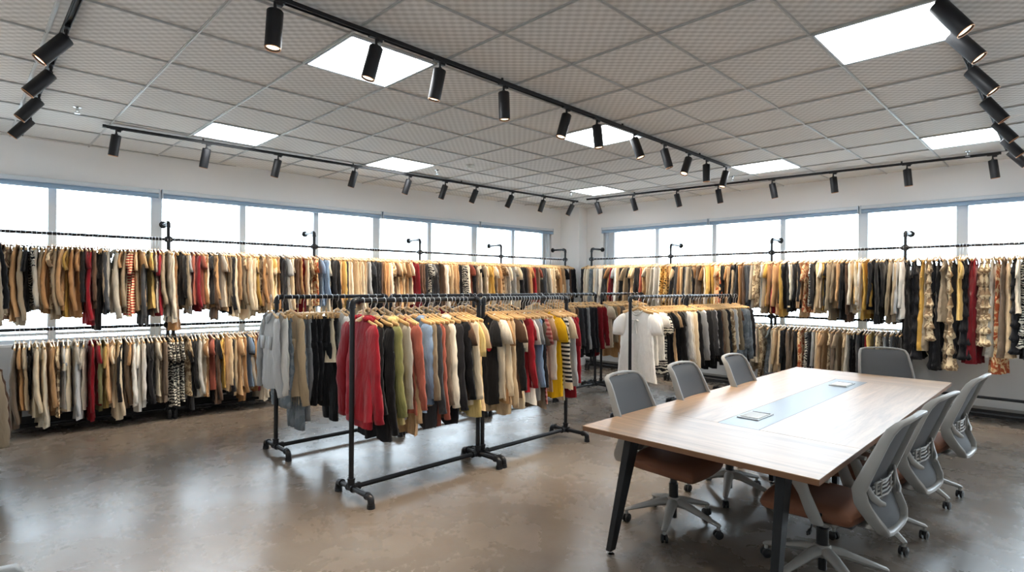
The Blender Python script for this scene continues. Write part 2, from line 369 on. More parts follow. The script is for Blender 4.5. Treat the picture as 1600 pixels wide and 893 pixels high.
# rolled-up blinds in their cassettes under the window heads
def blind(side, a, b_, label):
    bx = lbox if side == 'L' else rbox; lo, hi = min(a, b_) + .012, max(a, b_) - .012
    f = nb(); bx(f, lo, hi, -0.055, -0.005, HEAD - .035, HEAD + .012); root = obj('roller_blind', f, M['frame_white'], smooth=False, bevel=.004)
    tag(root, label, 'blind', 'rolled-up blinds along the window heads')
    f = nb()
    if side == 'L': cyl(f, (lo + .01, LW(lo) - .025, HEAD - .068), (hi - .01, LW(hi) - .025, HEAD - .068), .03, 18)
    else: cyl(f, (WX - .025, lo + .01, HEAD - .068), (WX - .025, hi - .01, HEAD - .068), .03, 18)
    obj('fabric_roll', f, M['blind'], root)
    f = nb(); bx(f, lo, lo + .012, -0.06, 0, HEAD - .1, HEAD + .016); bx(f, hi - .012, hi, -0.06, 0, HEAD - .1, HEAD + .016); obj('bracket', f, M['alu'], root, smooth=False)
blind('L', -1.58, .72, 'blue-grey rolled-up blind above the leftmost windows of the left wall')
blind('L', .72, 3.77, 'long blue-grey rolled-up blind, second from the left, on the left wall')
blind('L', 3.77, 5.75, 'blue-grey rolled-up blind third from the left on the left wall')
blind('L', 5.75, 7.66, 'blue-grey rolled-up blind on the left wall nearest the white corner column')
blind('R', 2.8, .53, 'blue-grey rolled-up blind on the right wall nearest the white corner column')
blind('R', .53, -1.75, 'blue-grey rolled-up blind in the middle of the right window wall')
blind('R', -1.75, -6.3, 'blue-grey rolled-up blind at the right end of the right window wall')

# ---------------------------------------------------------------- outside: pale office block seen through the right windows
base = empty('office_building', (95, -38.5, -12), 0, 'pale glass building far outside, seen through the rightmost window', 'building')
bm = nb(); box(bm, (0, -30, 11.3), (30, 60, 22.6)); obj('facade', bm, simple('far_facade', '#6d7f8c', 0.5), base, smooth=False)
bm = nb()
for k in range(24): box(bm, (-15.1, -1.5 - k * 2.5, 11), (0.25, 0.25, 22))
for k in range(7): box(bm, (-15.1, -30, 2 + k * 3.3), (0.25, 60, 0.3))
obj('facade_grid', bm, simple('far_grid', '#8b9aa5', 0.5), base, smooth=False)
bm = nb(); box(bm, (0, -30, 22.9), (31, 61, 0.8)); obj('parapet', bm, simple('far_parapet', '#5d6c78', 0.6), base, smooth=False)
bm = nb(); box(bm, (40, 0, -12.3), (400, 400, .5)); o = obj('ground', bm, simple('far_ground', '#8f9190', 0.9, 0, .3, 0, 200, .1), smooth=False); tag(o, kind='structure')

# ---------------------------------------------------------------- flat ceiling light panels
def panel(a, b_, label):
    c = ((a + .5) * T, (b_ + .5) * T, CE - .006)
    r = empty('ceiling_light', c, 0, label, 'ceiling light', 'square flat ceiling light panels')
    f = nb(); h = T / 2 - .012
    for s in (-1, 1): box(f, (s * (h - .006), 0, 0), (.012, 2 * h, .012)); box(f, (0, s * (h - .006), 0), (2 * h, .012, .012))
    obj('frame', f, M['frame_white'], r, smooth=False)
    f = nb(); box(f, (0, 0, .001), (2 * h - .02, 2 * h - .02, .006)); obj('diffuser', f, M['panel'], r, smooth=False)
for a, b_, l in [(1, -1, 'lit square ceiling panel with the central track passing its corner, nearest left'), (5, -1, 'lit square ceiling panel beside the middle of the central track'),
  (9, -2, 'lit square ceiling panel just beyond the far end of the central track'), (1, 3, 'lit square ceiling panel near the left end of the left wall track'),
  (4, 3, 'lit square ceiling panel beside the middle of the left wall track'), (9, 2, 'lit square ceiling panel closest to the white corner column'),
  (4, -5, 'large lit ceiling panel nearest the camera at top right, by the right spotlights'), (9, -5, 'lit ceiling panel near the right wall, left of the right-hand spotlight track'), (1, -5, 'lit ceiling panel behind the camera over the near end of the room')]:
    panel(a, b_, l)

# sprinklers and smoke detector
def sprinkler(x, y, label):
    r = empty('sprinkler', (x, y, CE), 0, label, 'sprinkler', 'ceiling sprinklers')
    f = nb(); lathe(f, [(0, -.001), (.03, -.002), (.032, -.006), (.012, -.012), (.01, -.04), (0, -.041)]); obj('escutcheon', f, M['chrome'], r)
    f = nb(); lathe(f, [(0, -.06), (.022, -.06), (.024, -.063), (0, -.065)]); cyl(f, (0.012, 0, -.038), (.008, 0, -.06), .003, 6); cyl(f, (-.012, 0, -.038), (-.008, 0, -.06), .003, 6); obj('deflector', f, M['chrome'], r)
sprinkler(-.318, 2.488, 'small chrome sprinkler on the ceiling beside the leftmost spotlights')
sprinkler(3.656, 2.327, 'small sprinkler on the ceiling near the middle of the left wall track')
sprinkler(6.373, 2.153, 'small sprinkler on the ceiling near the corner gap between two tracks')
sprinkler(6.899, -.437, 'small sprinkler on the ceiling near the central track end')
sprinkler(7.319, -3.052, 'small sprinkler on the ceiling near the right-hand spotlight track')
r = empty('smoke_detector', (3.788, 1.768, CE), 0, 'round white smoke detector on the ceiling in mid-room', 'smoke detector')
f = nb(); lathe(f, [(0, 0), (.055, -.001), (.055, -.02), (0, -.021)]); obj('base', f, M['white_plastic'], r)
f = nb(); lathe(f, [(0, -.02), (.045, -.021), (.043, -.04), (.02, -.05), (0, -.051)]); obj('sensor', f, M['white_plastic'], r)

# ---------------------------------------------------------------- spotlight tracks
def track(p0, p1, label, name='lighting_track'):
    p0, p1 = Vector(p0), Vector(p1); d = p1 - p0; L = d.length; rz = math.atan2(d.y, d.x)
    r = empty(name, (p0.x, p0.y, CE - .012), rz, label, 'track')
    f = nb(); box(f, (L / 2, 0, -.012), (L, .036, .006)); box(f, (L / 2, .016, -.022), (L, .004, .024)); box(f, (L / 2, -.016, -.022), (L, .004, .024)); box(f, (L / 2, .007, -.02), (L, .003, .012)); obj('rail', f, M['spot_black'], r, smooth=False)
    for x in (0, L):
        f = nb(); box(f, (x, 0, -.022), (.03, .04, .03)); obj('end_cap', f, M['spot_black'], r, smooth=False, bevel=.002)
    n = max(2, int(L / 1.5))
    for k in range(n):
        f = nb(); cyl(f, ((k + .5) * L / n, 0, -.008), ((k + .5) * L / n, 0, .012), .01, 8); obj('mount', f, M['spot_black'], r)
    return r
track((-.05, LW(0) - 1.32, 0), (7.1, 2.60, 0), 'black spotlight track running along the left window wall')
track((-.62, -4.2, 0), (-.62, 3.95, 0), 'black spotlight track at the far left edge of the ceiling')
track((-.6, -.86, 0), (6.1, -.74, 0), 'long black spotlight track crossing the middle of the ceiling')
track((7.03, 2.3, 0), (7.52, -3.32, 0), 'black spotlight track running along the right window wall')
track((1.2, -3.45, 0), (7.35, -3.4, 0), 'black spotlight track at the right edge of the ceiling')

def spot_proto():
    r = bpy.data.objects.new('track_spotlight', None); COL.objects.link(r)
    f = nb(); box(f, (0, 0, -.030), (.105, .03, .026)); box(f, (.02, 0, -.05), (.04, .026, .02)); obj('adapter', f, M['spot_black'], r, smooth=False, bevel=.003)
    f = nb(); cyl(f, (0, 0, -.04), (0, 0, -.082), .009, 10); lathe(f, [(0, -.078), (.014, -.08), (.014, -.1), (0, -.102)], n=10); obj('stem', f, M['spot_black'], r)
    hd = bpy.data.objects.new('lamp_head', None)
    f = nb(); n = 28
    lathe(f, [(0, .008), (.03, .008), (.041, .004), (.044, 0), (.044, -.205), (.040, -.209), (.037, -.205), (.036, -.195), (0, -.194)], n=n)
    h = obj('lamp_head', f, M['spot_black'], r); h.location = (0, 0, -.098)
    f = nb(); lathe(f, [(.0365, -.196), (.0405, -.2105), (.0425, -.2105), (.0430, -.200)], n=n); obj('rim', f, simple('lamp_rim', '#c98f5c', .3, .6), h)
    f = nb(); lathe(f, [(0, -.197), (.033, -.198), (.034, -.200), (0, -.203)], n=n); obj('lens', f, M['lamp_on'], h)
    return r
SP = spot_proto(); used = [False]
LAMP = bpy.data.lights.new('lamp', 'SPOT'); LAMP.energy = 32; LAMP.color = (1.0, .82, .62); LAMP.spot_size = math.radians(62); LAMP.spot_blend = .7; LAMP.shadow_soft_size = .035
def kids(o): return [c for c in o.children]
def dup_tree(o, parent=None):
    c = o.copy(); COL.objects.link(c); c.parent = parent
    for ch in kids(o): dup_tree(ch, c)
    return c
def spot(x, y, rz, tilt, tdir, label, group):
    """tilt the barrel by angle 'tilt' towards world direction angle 'tdir'"""
    if used[0]: r = dup_tree(SP)
    else: r = SP; used[0] = True
    r.location = (x, y, CE - .012); r.rotation_euler = (0, 0, rz); tag(r, label, 'spotlight', group)
    h = [c for c in r.children if c.name.startswith('lamp_head')][0]
    ax = Vector((math.sin(tdir - rz), -math.cos(tdir - rz), 0)); h.rotation_mode = 'QUATERNION'; h.rotation_quaternion = Matrix.Rotation(tilt, 3, ax).to_quaternion()
    l = bpy.data.objects.new('bulb', LAMP); COL.objects.link(l); l.parent = h; l.location = (0, 0, -.215)
def row(pts, rz, tilts, names, group):
    for i, (x, y) in enumerate(pts): spot(x, y, rz, math.radians(tilts[i][0]), math.radians(tilts[i][1]), names(i), group)
G = 'black cylinder spotlights on the ceiling tracks'
lx = [.05, .88, 1.66, 2.66, 3.49, 4.12, 4.71, 5.47, 6.22, 6.98]
row([(x, LW(0) - 1.32 - (x + .05) * .045) for x in lx], LA, [(12, 120), (16, 110), (18, 110), (20, 110), (22, 110), (22, 110), (24, 110), (26, 110), (20, 110), (28, 110)],
    lambda i: 'black cylinder spotlight, %s from the left on the left wall track' % ordw(i + 1), G)
cx_ = [.15, .79, 1.30, 1.93, 2.71, 3.16, 3.80, 4.41, 4.98, 5.44, 6.01]
row([(x, -.86 + (x + .6) * .018) for x in cx_], 0, [(4, 200), (14, 150), (12, 120), (3, 0), (16, 160), (6, 300), (20, 290), (16, 310), (24, 170), (3, 0), (16, 150)],
    lambda i: 'black cylinder spotlight, %s from the left on the central track' % ordw(i + 1), G)
ry = [2.11, 1.40, .61, -.06, -.84, -1.62, -2.44, -3.26]
row([(7.03 + (2.3 - y) * .087, y) for y in ry], -PI / 2 + .087, [(24, 345), (22, 345), (18, 340), (14, 340), (14, 330), (8, 330), (8, 330), (10, 320)],
    lambda i: 'black cylinder spotlight, %s from the corner on the right wall track' % ordw(i + 1), G)
row([(-.62, y) for y in (.42, 1.24, 2.07, 2.85)], PI / 2, [(38, 175), (38, 170), (36, 170), (38, 165)], lambda i: 'tilted black spotlight, %s from the front on the leftmost track' % ordw(i + 1), G)
row([(x, -3.44) for x in (2.6, 3.1, 3.87, 4.75, 5.6, 6.4, 7.1)], 0, [(34, 275), (36, 275), (36, 275), (34, 280), (36, 280), (36, 280), (40, 285)], lambda i: 'tilted black spotlight, %s from the front on the rightmost track' % ordw(i + 1), G)

# ================================================================ PIPE RACKS
PR = 0.0195
def fitting(bm, p, axis, L=.05, r=.027):
    a = Vector(axis).normalized(); p = Vector(p); cyl(bm, p - a * L / 2, p + a * L / 2, r, 14)
    for s in (-1, 1): cyl(bm, p + a * (s * L / 2 - .006), p + a * (s * L / 2 + .006), r + .004, 14)
def elbow(bm, c, a, b_, R=.035, r=.025):
    """curved corner at c joining directions a and b_ (unit vectors pointing away from the corner)"""
    c = Vector(c); a = Vector(a); b_ = Vector(b_)
    sweep(bm, [c + a * .055] + bez(c + a * R, c, c + b_ * R, 6) + [c + b_ * .055], r, 14)
    for d in (a, b_): cyl(bm, c + d * .046, c + d * .06, r + .004, 14)
def foot_bm(y0, y1, x=0, z=.078, axis='y'):
    f = nb(); A = Vector((0, 1, 0))
    p0, p1 = Vector((x, y0, z)), Vector((x, y1, z))
    cyl(f, p0 + A * .03, p1 - A * .03, PR, 14)
    for p, s in ((p0, 1), (p1, -1)):
        elbow(f, p, (0, s, 0), (0, 0, -1)); cyl(f, p + Vector((0, 0, -.05)), (p.x, p.y, .014), PR, 14)
        lathe(f, [(0, .0), (.03, .001), (.03, .012), (.026, .02), (0, .021)], (p.x, p.y, 0), 16)
    return f
def pipe_rack(x0, x1, y, h, label, f0=.25, f1=.25):
    L = x1 - x0; r = empty('pipe_clothes_rack', (x0, y, 0), 0, label, 'clothes rack', 'free-standing black pipe clothes racks')
    for x in (0, L):
        s = 1 if x == 0 else -1
        f = nb(); cyl(f, (x, 0, .08), (x, 0, h - .03), PR, 16); obj('post', f, M['black_pipe'], r)
        f = nb(); elbow(f, (x, 0, h), (s, 0, 0), (0, 0, -1), .04, .025); obj('elbow', f, M['black_pipe'], r)
        obj('foot', foot_bm(-f0, f1, x), M['black_pipe'], r)
        f = nb(); fitting(f, (x, 0, .078), (0, 1, 0), .07); fitting(f, (x, 0, .118), (0, 0, 1), .05); fitting(f, (x + s * .04, 0, .078), (1, 0, 0), .05); obj('tee_fitting', f, M['black_pipe'], r)
    f = nb(); cyl(f, (.04, 0, h), (L - .04, 0, h), PR, 16); obj('top_rail', f, M['black_pipe'], r)
    f = nb(); cyl(f, (.02, 0, .078), (L - .02, 0, .078), PR, 16); obj('bottom_rail', f, M['black_pipe'], r)
RH = 1.50
YA, YB, YC = -.08, 1.42, -.25
pipe_rack(1.05, 2.33, YA, RH, 'black pipe rack in front holding the red zip hoodie, nearest to the camera', .29, .2)
pipe_rack(2.385, 3.59, YA, RH, 'black pipe rack second along the front row, holding tees and the black graphic tee', .29, .2)
pipe_rack(1.08, 2.29, YB, RH, 'black pipe rack behind on the left, holding jeans and the ragged beige jacket', .29, .24)
pipe_rack(2.345, 3.56, YB, RH, 'black pipe rack second from left in the back row, hidden behind the red hoodie')
pipe_rack(3.63, 4.84, YB, RH, 'black pipe rack third from left in the back row')
pipe_rack(4.90, 6.11, YB, RH, 'black pipe rack ending beside the red speckled garment, fourth in the back row')
pipe_rack(6.27, 7.48, YB, RH, 'black pipe rack furthest right in the back row, behind the big white tee')
pipe_rack(4.56, 5.86, YC, RH, 'black pipe rack behind the grey chairs with the big white tee at its end')
pipe_rack(5.93, 7.26, YC, RH, 'black pipe rack behind the grey chairs, further from the camera, with dark coats')

# wall-mounted racks --------------------------------------------------
def LRy(x): return LW(x) - .37
RRx = WX - .36
ZU, ZLo, ZTop = 2.16, 1.12, 2.365
def wall_rack_bay(name_label, P0, P1, wdir, zl, last, first, wl=.365):
    """one bay: post at P0 (and at P1 when last), arm to the wall, upper, lower and bottom rails"""
    P0, P1 = Vector(P0), Vector(P1); d = (P1 - P0).normalized(); rz = math.atan2(d.y, d.x); L = (P1 - P0).length
    r = empty('wall_mounted_clothes_rack', P0, rz, name_label, 'clothes rack', 'wall-mounted black pipe racks')
    Rm = Matrix.Rotation(-rz, 3, 'Z'); w = (Rm @ Vector(wdir)).normalized()
    posts = ([0] if first else [0]) + ([L] if last else [])
    for x in posts:
        f = nb(); cyl(f, (x, 0, .06), (x, 0, ZTop - .03), PR, 14); obj('post', f, M['black_pipe'], r)
        f = nb(); elbow(f, (x, 0, ZTop), w, (0, 0, -1), .04, .024); obj('elbow', f, M['black_pipe'], r)
        f = nb(); cyl(f, Vector((x, 0, ZTop)) + w * .04, Vector((x, 0, ZTop)) + w * wl, PR * .95, 14); obj('wall_arm', f, M['black_pipe'], r)
        f = nb(); c = Vector((x, 0, ZTop)); cyl(f, c + w * (wl - .012), c + w * wl, .045, 20); cyl(f, c + w * (wl - .04), c + w * (wl - .01), .028, 16); obj('wall_flange', f, M['black_pipe'], r)
        for z in (ZU, zl, .1):
            f = nb(); fitting(f, (x, 0, z), (0, 0, 1), .06); fitting(f, (x, 0, z), (1, 0, 0), .07); obj('cross_fitting', f, M['black_pipe'], r)
        f = nb(); n = -w; cyl(f, (x, 0, .1), Vector((x, 0, .1)) + n * .14, PR, 14); elbow(f, Vector((x, 0, .1)) + n * .16, -n, (0, 0, -1)); q = Vector((x, 0, 0)) + n * .16
        cyl(f, q + Vector((0, 0, .05)), q + Vector((0, 0, .01)), PR, 14); lathe(f, [(0, 0), (.03, .001), (.03, .012), (0, .02)], q, 14); obj('foot', f, M['black_pipe'], r)
    # short second leg beside the post
    f = nb(); cyl(f, (.06, 0, .06), (.06, 0, zl), PR, 14); n = -w; cyl(f, (.06, 0, .1), Vector((.06, 0, .1)) + n * .14, PR, 14); elbow(f, Vector((.06, 0, .1)) + n * .16, -n, (0, 0, -1)); q = Vector((.06, 0, 0)) + n * .16
    cyl(f, q + Vector((0, 0, .05)), q + Vector((0, 0, .01)), PR, 14); lathe(f, [(0, 0), (.03, .001), (.03, .012), (0, .02)], q, 14); obj('lower_leg', f, M['black_pipe'], r)
    for nm, z in (('upper_rail', ZU), ('lower_rail', zl), ('bottom_rail', .1)):
        f = nb(); cyl(f, (0, 0, z), (L, 0, z), PR * .9, 14); obj(nm, f, M['black_pipe'], r)
LP = [-1.0, .73, 2.52, 4.26, 5.97, 7.65]
nm_ = ['leftmost', 'second', 'third', 'fourth', 'fifth']
for i in range(5):
    wall_rack_bay('black pipe wall rack along the left windows, %s section from the left' % ['first', 'second', 'third', 'fourth', 'fifth'][i],
                  (LP[i], LRy(LP[i]), 0), (LP[i + 1] - (0 if i == 4 else 0), LRy(LP[i + 1]), 0), (0.07, 1, 0), ZLo, i == 4, i == 0)
RP = [2.8, 1.07, -.65, -2.36, -4.07]
for i in range(4):
    wall_rack_bay('black pipe wall rack along the right windows, %s section from the corner' % ['first', 'second', 'third', 'fourth'][i],
                  (RRx, RP[i], 0), (RRx, RP[i + 1], 0), (1, 0, 0), 1.18 if i < 3 else .30, i == 3, i == 0)
wall_rack_bay('black pipe wall rack on the side wall at the left edge', (-1.10, 3.3, 0), (-1.10, 1.5, 0), (-1, 0, 0), ZLo, True, True, .515)

# ================================================================ GARMENTS
def lerp(a, b_, t): return a + (b_ - a) * t
def pw(v, pts):
    for (a, x), (b_, y) in zip(pts, pts[1:]):
        if v <= b_: return lerp(x, y, (v - a) / (b_ - a) if b_ > a else 0)
    return pts[-1][1]
def body_sheet(bm, rnd, L, wprof, tprof, topz, fold, hem=None, ncol=18, nrow=20, zoff=0, neckdip=.05, ruffle=0, xoff=0, closed_top=False, mi=0):
    ph = rnd.uniform(0, 6.28); k1 = rnd.uniform(7, 11); k2 = rnd.uniform(15, 24); tw = rnd.uniform(-.03, .03); ph2 = rnd.uniform(0, 6.28)
    sides = []
    for side in (1, -1):
        rows = []
        for j in range(nrow + 1):
            v = j / nrow; row_ = []
            for i in range(ncol + 1):
                s = -1 + 2 * i / ncol
                w = pw(v, wprof)
                rf = 0
                if ruffle:
                    fr = (v * ruffle) % 1.0; rf = fr * fr
                    w *= 1 + .16 * rf - .05
                x = s * w + xoff
                zt = topz(x - xoff, side)
                zb = -L + (hem(s) if hem else 0)
                z = lerp(zt, zb, v) + zoff
                t = pw(v, tprof) * (max(0, 1 - s * s)) ** .42
                A = fold * (v ** 1.2)
                f = A * (math.sin(k1 * s + ph + .8 * math.sin(3 * v + ph2)) + .45 * math.sin(k2 * s + ph2 + 2 * v)) + tw * s * v
                if ruffle: f += side * .018 * rf * (1 + math.sin(22 * s + ph + 9 * int(v * ruffle)))
                row_.append((x, side * t + f, z))
            rows.append(row_)
        sides.append(rows)
    V = [[[bm.verts.new(p) for p in r] for r in sd] for sd in sides]
    F, B = V
    for j in range(nrow):
        for i in range(ncol):
            a = bm.faces.new((F[j][i], F[j][i + 1], F[j + 1][i + 1], F[j + 1][i])); b_ = bm.faces.new((B[j][i], B[j + 1][i], B[j + 1][i + 1], B[j][i + 1]))
            a.material_index = mi; b_.material_index = mi
        for i in (0, ncol):
            q = (F[j][i], F[j + 1][i], B[j + 1][i], B[j][i]); f = bm.faces.new(q if i == 0 else q[::-1]); f.material_index = mi
    if closed_top:
        for i in range(ncol):
            f = bm.faces.new((F[0][i], B[0][i], B[0][i + 1], F[0][i + 1])); f.material_index = mi
def shoulder(neck=.07, sw=.21, drop=.055, dip=.05, z0=-.105):
    def tz(x, side):
        a = abs(x)
        if a < neck: return z0 - (dip if side > 0 else .012) * (1 - (a / neck) ** 2)
        return z0 - drop * min(1.2, (a - neck) / (sw - neck))
    return tz
def sleeve(bm, rnd, s, long=True, L=.56, flare=.06, r0=.085, r1=.048, thick=.03, x0=.175, z0=-.15, yo=0):
    n = 18 if long else 6
    pts, rad = [], []
    sway = rnd.uniform(-.03, .03); bend = rnd.uniform(.0, .03)
    if not long: L = rnd.uniform(.18, .24); r0 = .066; r1 = .088; thick = .018
    fan = rnd.uniform(.6, 1.2) * flare
    for i in range(n + 1):
        t = i / n
        x = x0 + (.03 * min(1, t * 3)) + fan * t; z = z0 - L * t
        if not long: x = x0 - .02 + .07 * math.sin(min(1, t * 1.1) * PI / 2); z = z0 + .008 - L * t ** 1.1
        pts.append((s * x, yo + sway * t + bend * math.sin(t * PI), z))
        wr = 1 + (.07 * math.sin(t * 34 + sway * 90) if long else 0)
        ra = lerp(r0, r1, t ** .8) * wr; rb = lerp(thick * .6, thick, min(1, t * 3)) * (1 + .08 * math.sin(t * 19))
        if long and i == n - 1: ra *= .82
        if long and i == n: ra *= .86
        if i == 0: ra *= .55 if long else .3; rb *= .5
        if i == 1 and not long: ra *= .6
        if i == 2 and not long: ra *= .82
        rad.append((ra, rb))
    sweep(bm, pts, rad, 12, cap=True, ref=(1, 0, 0))
def collar(bm, rnd, hood=False, z0=-.105):
    if hood:
        for s in (-1, 1):
            sweep(bm, bez((s * .085, .02, z0 - .01), (s * .11, -.05, z0 + .02), (s * .02, -.075, z0 - .10), 8), [(.018, .018)] + [(.032, .024)] * 7 + [(.02, .02)], 10)
        pts = bez((-.08, -.03, z0 + .0), (0, -.11, z0 - .02), (.08, -.03, z0 + .0), 10); sweep(bm, pts, [(.045, .026)] * 11, 10)
        sweep(bm, [(-.05, -.035, z0 - .03), (-.06, -.07, z0 - .1), (0, -.08, z0 - .17), (.06, -.07, z0 - .1), (.05, -.035, z0 - .03)], [(.02, .02), (.04, .02), (.05, .02), (.04, .02), (.02, .02)], 8)
    else:
        n = 18; ring = []
        for k in range(n):
            a = 2 * PI * k / n; x = .072 * math.cos(a); y = .022 * math.sin(a); z = z0 - (.045 * (1 - (x / .072) ** 2) if y > 0 else .0)
            ring.append((x, y, z + .004))
        sweep(bm, ring, .0075, 6, closed=True)
def leg(bm, rnd, x, top, L, w0, w1, th, yo=0):
    n = 12; pts = []; rad = []; sw = rnd.uniform(-.02, .02)
    for i in range(n + 1):
        t = i / n; pts.append((x + sw * t, yo + .01 * math.sin(6 * t + x * 40), top - L * t)); rad.append((lerp(w0, w1, t) * (1 + .04 * math.sin(18 * t)), th * (1 + .12 * math.sin(11 * t + x * 30))))
    sweep(bm, pts, rad, 14, ref=(1, 0, 0))
BASE_LEN = {'t': .70, 'l': .74, 'h': .72, 'j': .64, 'd': 1.2, 'p': .95, 's': .62, 'k': .62}
def make_parts(kind, seed):
    """returns list of (part name, bmesh); the first is the main body"""
    rnd = random.Random(seed * 31 + ord(kind)); P = []
    L = BASE_LEN[kind] + .105
    if kind in 'tlhj':
        b_ = nb(); wide = {'t': .215, 'l': .205, 'h': .225, 'j': .215}[kind]; th = {'t': .026, 'l': .03, 'h': .042, 'j': .04}[kind]
        body_sheet(b_, rnd, L, [(0, .2), (.08, .212), (.2, wide - .012), (.6, wide), (1, wide + rnd.uniform(-.02, .03))], [(0, .009), (.12, .018), (.4, th), (1, th * rnd.uniform(.9, 1.3))], shoulder(dip=.03 if kind in 'hj' else .055), .016 if kind != 'j' else .01, hem=lambda s: .012 * math.sin(5 * s + seed))
        P.append(('body', b_))
        for s in (-1, 1):
            f = nb()
            if kind == 't': sleeve(f, rnd, s, False, r0=.075, thick=.02)
            else: sleeve(f, rnd, s, True, L=rnd.uniform(.56, .68) * (1.08 if kind == 'h' else 1), r0=.07 if kind != 'h' else .08, r1=.043 if kind != 'h' else .052, thick=.021 if kind == 'l' else .031)
            P.append(('sleeve', f))
        f = nb(); collar(f, rnd, kind == 'h')
        if kind == 'j':
            for s in (-1, 1): sweep(f, [(s * .06, .02, -.105), (s * .075, .045, -.14), (s * .03, .045, -.19)], [(.016, .008), (.03, .008), (.01, .006)], 8)
        P.append(('hood' if kind == 'h' else 'collar', f))
        if kind in 'h':
            f = nb(); body_sheet(f, rnd, .07, [(0, .19), (1, .195)], [(0, .044), (1, .04)], lambda x, s: 0, .004, zoff=-L + .01, nrow=2); P.append(('hem_band', f))
        if kind == 'j':
            for s in (-1, 1):
                f = nb(); box(f, (s * .1, .043, -.36), (.095, .008, .11)); P.append(('pocket', f))
    elif kind == 'k':
        b_ = nb(); body_sheet(b_, rnd, L, [(0, .12), (.2, .155), (.6, .17), (1, .19)], [(0, .014), (.4, .026), (1, .034)], lambda x, s: -.2 - (.05 * (1 - (min(abs(x), .1) / .1) ** 2) if s > 0 else .02), .016); P.append(('body', b_))
        f = nb()
        for s in (-1, 1):
            for yy in (-.01, .012): sweep(f, [(s * .085, 0, -.118), (s * .1, yy, -.16), (s * .105, yy, -.235)], [(.011, .003)] * 3, 6)
        P.append(('strap', f))
    elif kind == 'd':
        b_ = nb(); ruf = 7 if seed % 3 == 0 else 0
        body_sheet(b_, rnd, L, [(0, .13), (.14, .155), (.3, .125), (.6, .165), (1, .2)], [(0, .014), (.15, .03), (.3, .026), (1, .05)], lambda x, s: -.16 - (.07 * (1 - (min(abs(x), .09) / .09) ** 2) if s > 0 else .02), .026, ncol=22, nrow=42 if ruf else 28, ruffle=ruf); P.append(('body', b_))
        f = nb()
        for s in (-1, 1): sweep(f, [(s * .08, 0, -.118), (s * .1, .01, -.15), (s * .1, .015, -.2)], [(.014, .003)] * 3, 6)
        P.append(('strap', f))
        if seed % 3 == 1:
            for s in (-1, 1):
                f = nb(); sleeve(f, rnd, s, False, thick=.03, x0=.1, z0=-.16); P.append(('sleeve', f))
    elif kind == 'p':
        b_ = nb(); body_sheet(b_, rnd, .3, [(0, .165), (1, .19)], [(0, .02), (1, .032)], lambda x, s: 0, .008, zoff=-.16, nrow=8, closed_top=True); P.append(('hip', b_))
        for s in (-1, 1):
            f = nb(); leg(f, rnd, s * .095, -.42, BASE_LEN['p'] - .3, .098, .085 + .02 * rnd.random(), .03); P.append(('trouser_leg', f))
        f = nb(); body_sheet(f, rnd, .04, [(0, .167), (1, .17)], [(0, .024), (1, .026)], lambda x, s: 0, .001, zoff=-.155, nrow=1); P.append(('waistband', f))
    elif kind == 's':
        b_ = nb(); body_sheet(b_, rnd, .46, [(0, .15), (1, .21)], [(0, .02), (1, .045)], lambda x, s: 0, .026, zoff=-.16, nrow=12, closed_top=True); P.append(('body', b_))
        f = nb(); body_sheet(f, rnd, .04, [(0, .152), (1, .154)], [(0, .024), (1, .026)], lambda x, s: 0, .001, zoff=-.155, nrow=1); P.append(('waistband', f))
    return P
from mathutils import noise as mnoise
def crumple(b_, seed):
    # small creases, running mostly downwards, in every cloth surface
    for v in b_.verts:
        if v.co.z > -.1: continue
        q = Vector((v.co.x * 16 + seed * 7.3, v.co.y * 9, v.co.z * 7 + seed)); a = mnoise.noise(q); a2 = mnoise.noise(Vector((v.co.x * 30 + v.co.z * 14, v.co.y * 14 + seed, v.co.z * 17)))
        v.co.y += .010 * a + .006 * a2; v.co.x += .006 * mnoise.noise(q + Vector((9, 9, 9))) + .004 * a2
def to_mesh(name, bms, mat, cr=None):
    if cr is not None:
        for b_ in bms: crumple(b_, cr)
    me = bpy.data.meshes.new(name); out = nb()
    for b_ in bms:
        tmp = bpy.data.meshes.new('t'); b_.to_mesh(tmp); out.from_mesh(tmp); bpy.data.meshes.remove(tmp); b_.free()
    out.normal_update(); out.to_mesh(me); out.free(); me.materials.append(mat)
    for p in me.polygons: p.use_smooth = True
    return me
KNAME = {'t': 'tshirt', 'l': 'long_sleeved_shirt', 'h': 'hoodie', 'j': 'jacket', 'd': 'dress', 'p': 'trousers', 's': 'skirt', 'k': 'camisole'}
KWORD = {'t': 'tee', 'l': 'long-sleeved top', 'h': 'hooded sweatshirt', 'j': 'jacket', 'd': 'long dress', 'p': 'trousers', 's': 'skirt', 'k': 'strappy top'}
KCAT = {'t': 't-shirt', 'l': 'shirt', 'h': 'hoodie', 'j': 'jacket', 'd': 'dress', 'p': 'trousers', 's': 'skirt', 'k': 'top'}
NVAR = {'t': 5, 'l': 6, 'h': 2, 'j': 2, 'd': 6, 'p': 3, 's': 2, 'k': 2}
FULL, SPLIT = {}, {}
default_mat = FAB['C'][0][0]
for kd, nv in NVAR.items():
    for sd in range(nv):
        FULL[kd, sd] = to_mesh(KNAME[kd], [b_ for _, b_ in make_parts(kd, sd)], default_mat, sd)
        SPLIT[kd, sd] = [(nm, to_mesh(nm, [b_], default_mat, sd)) for nm, b_ in make_parts(kd, sd)]
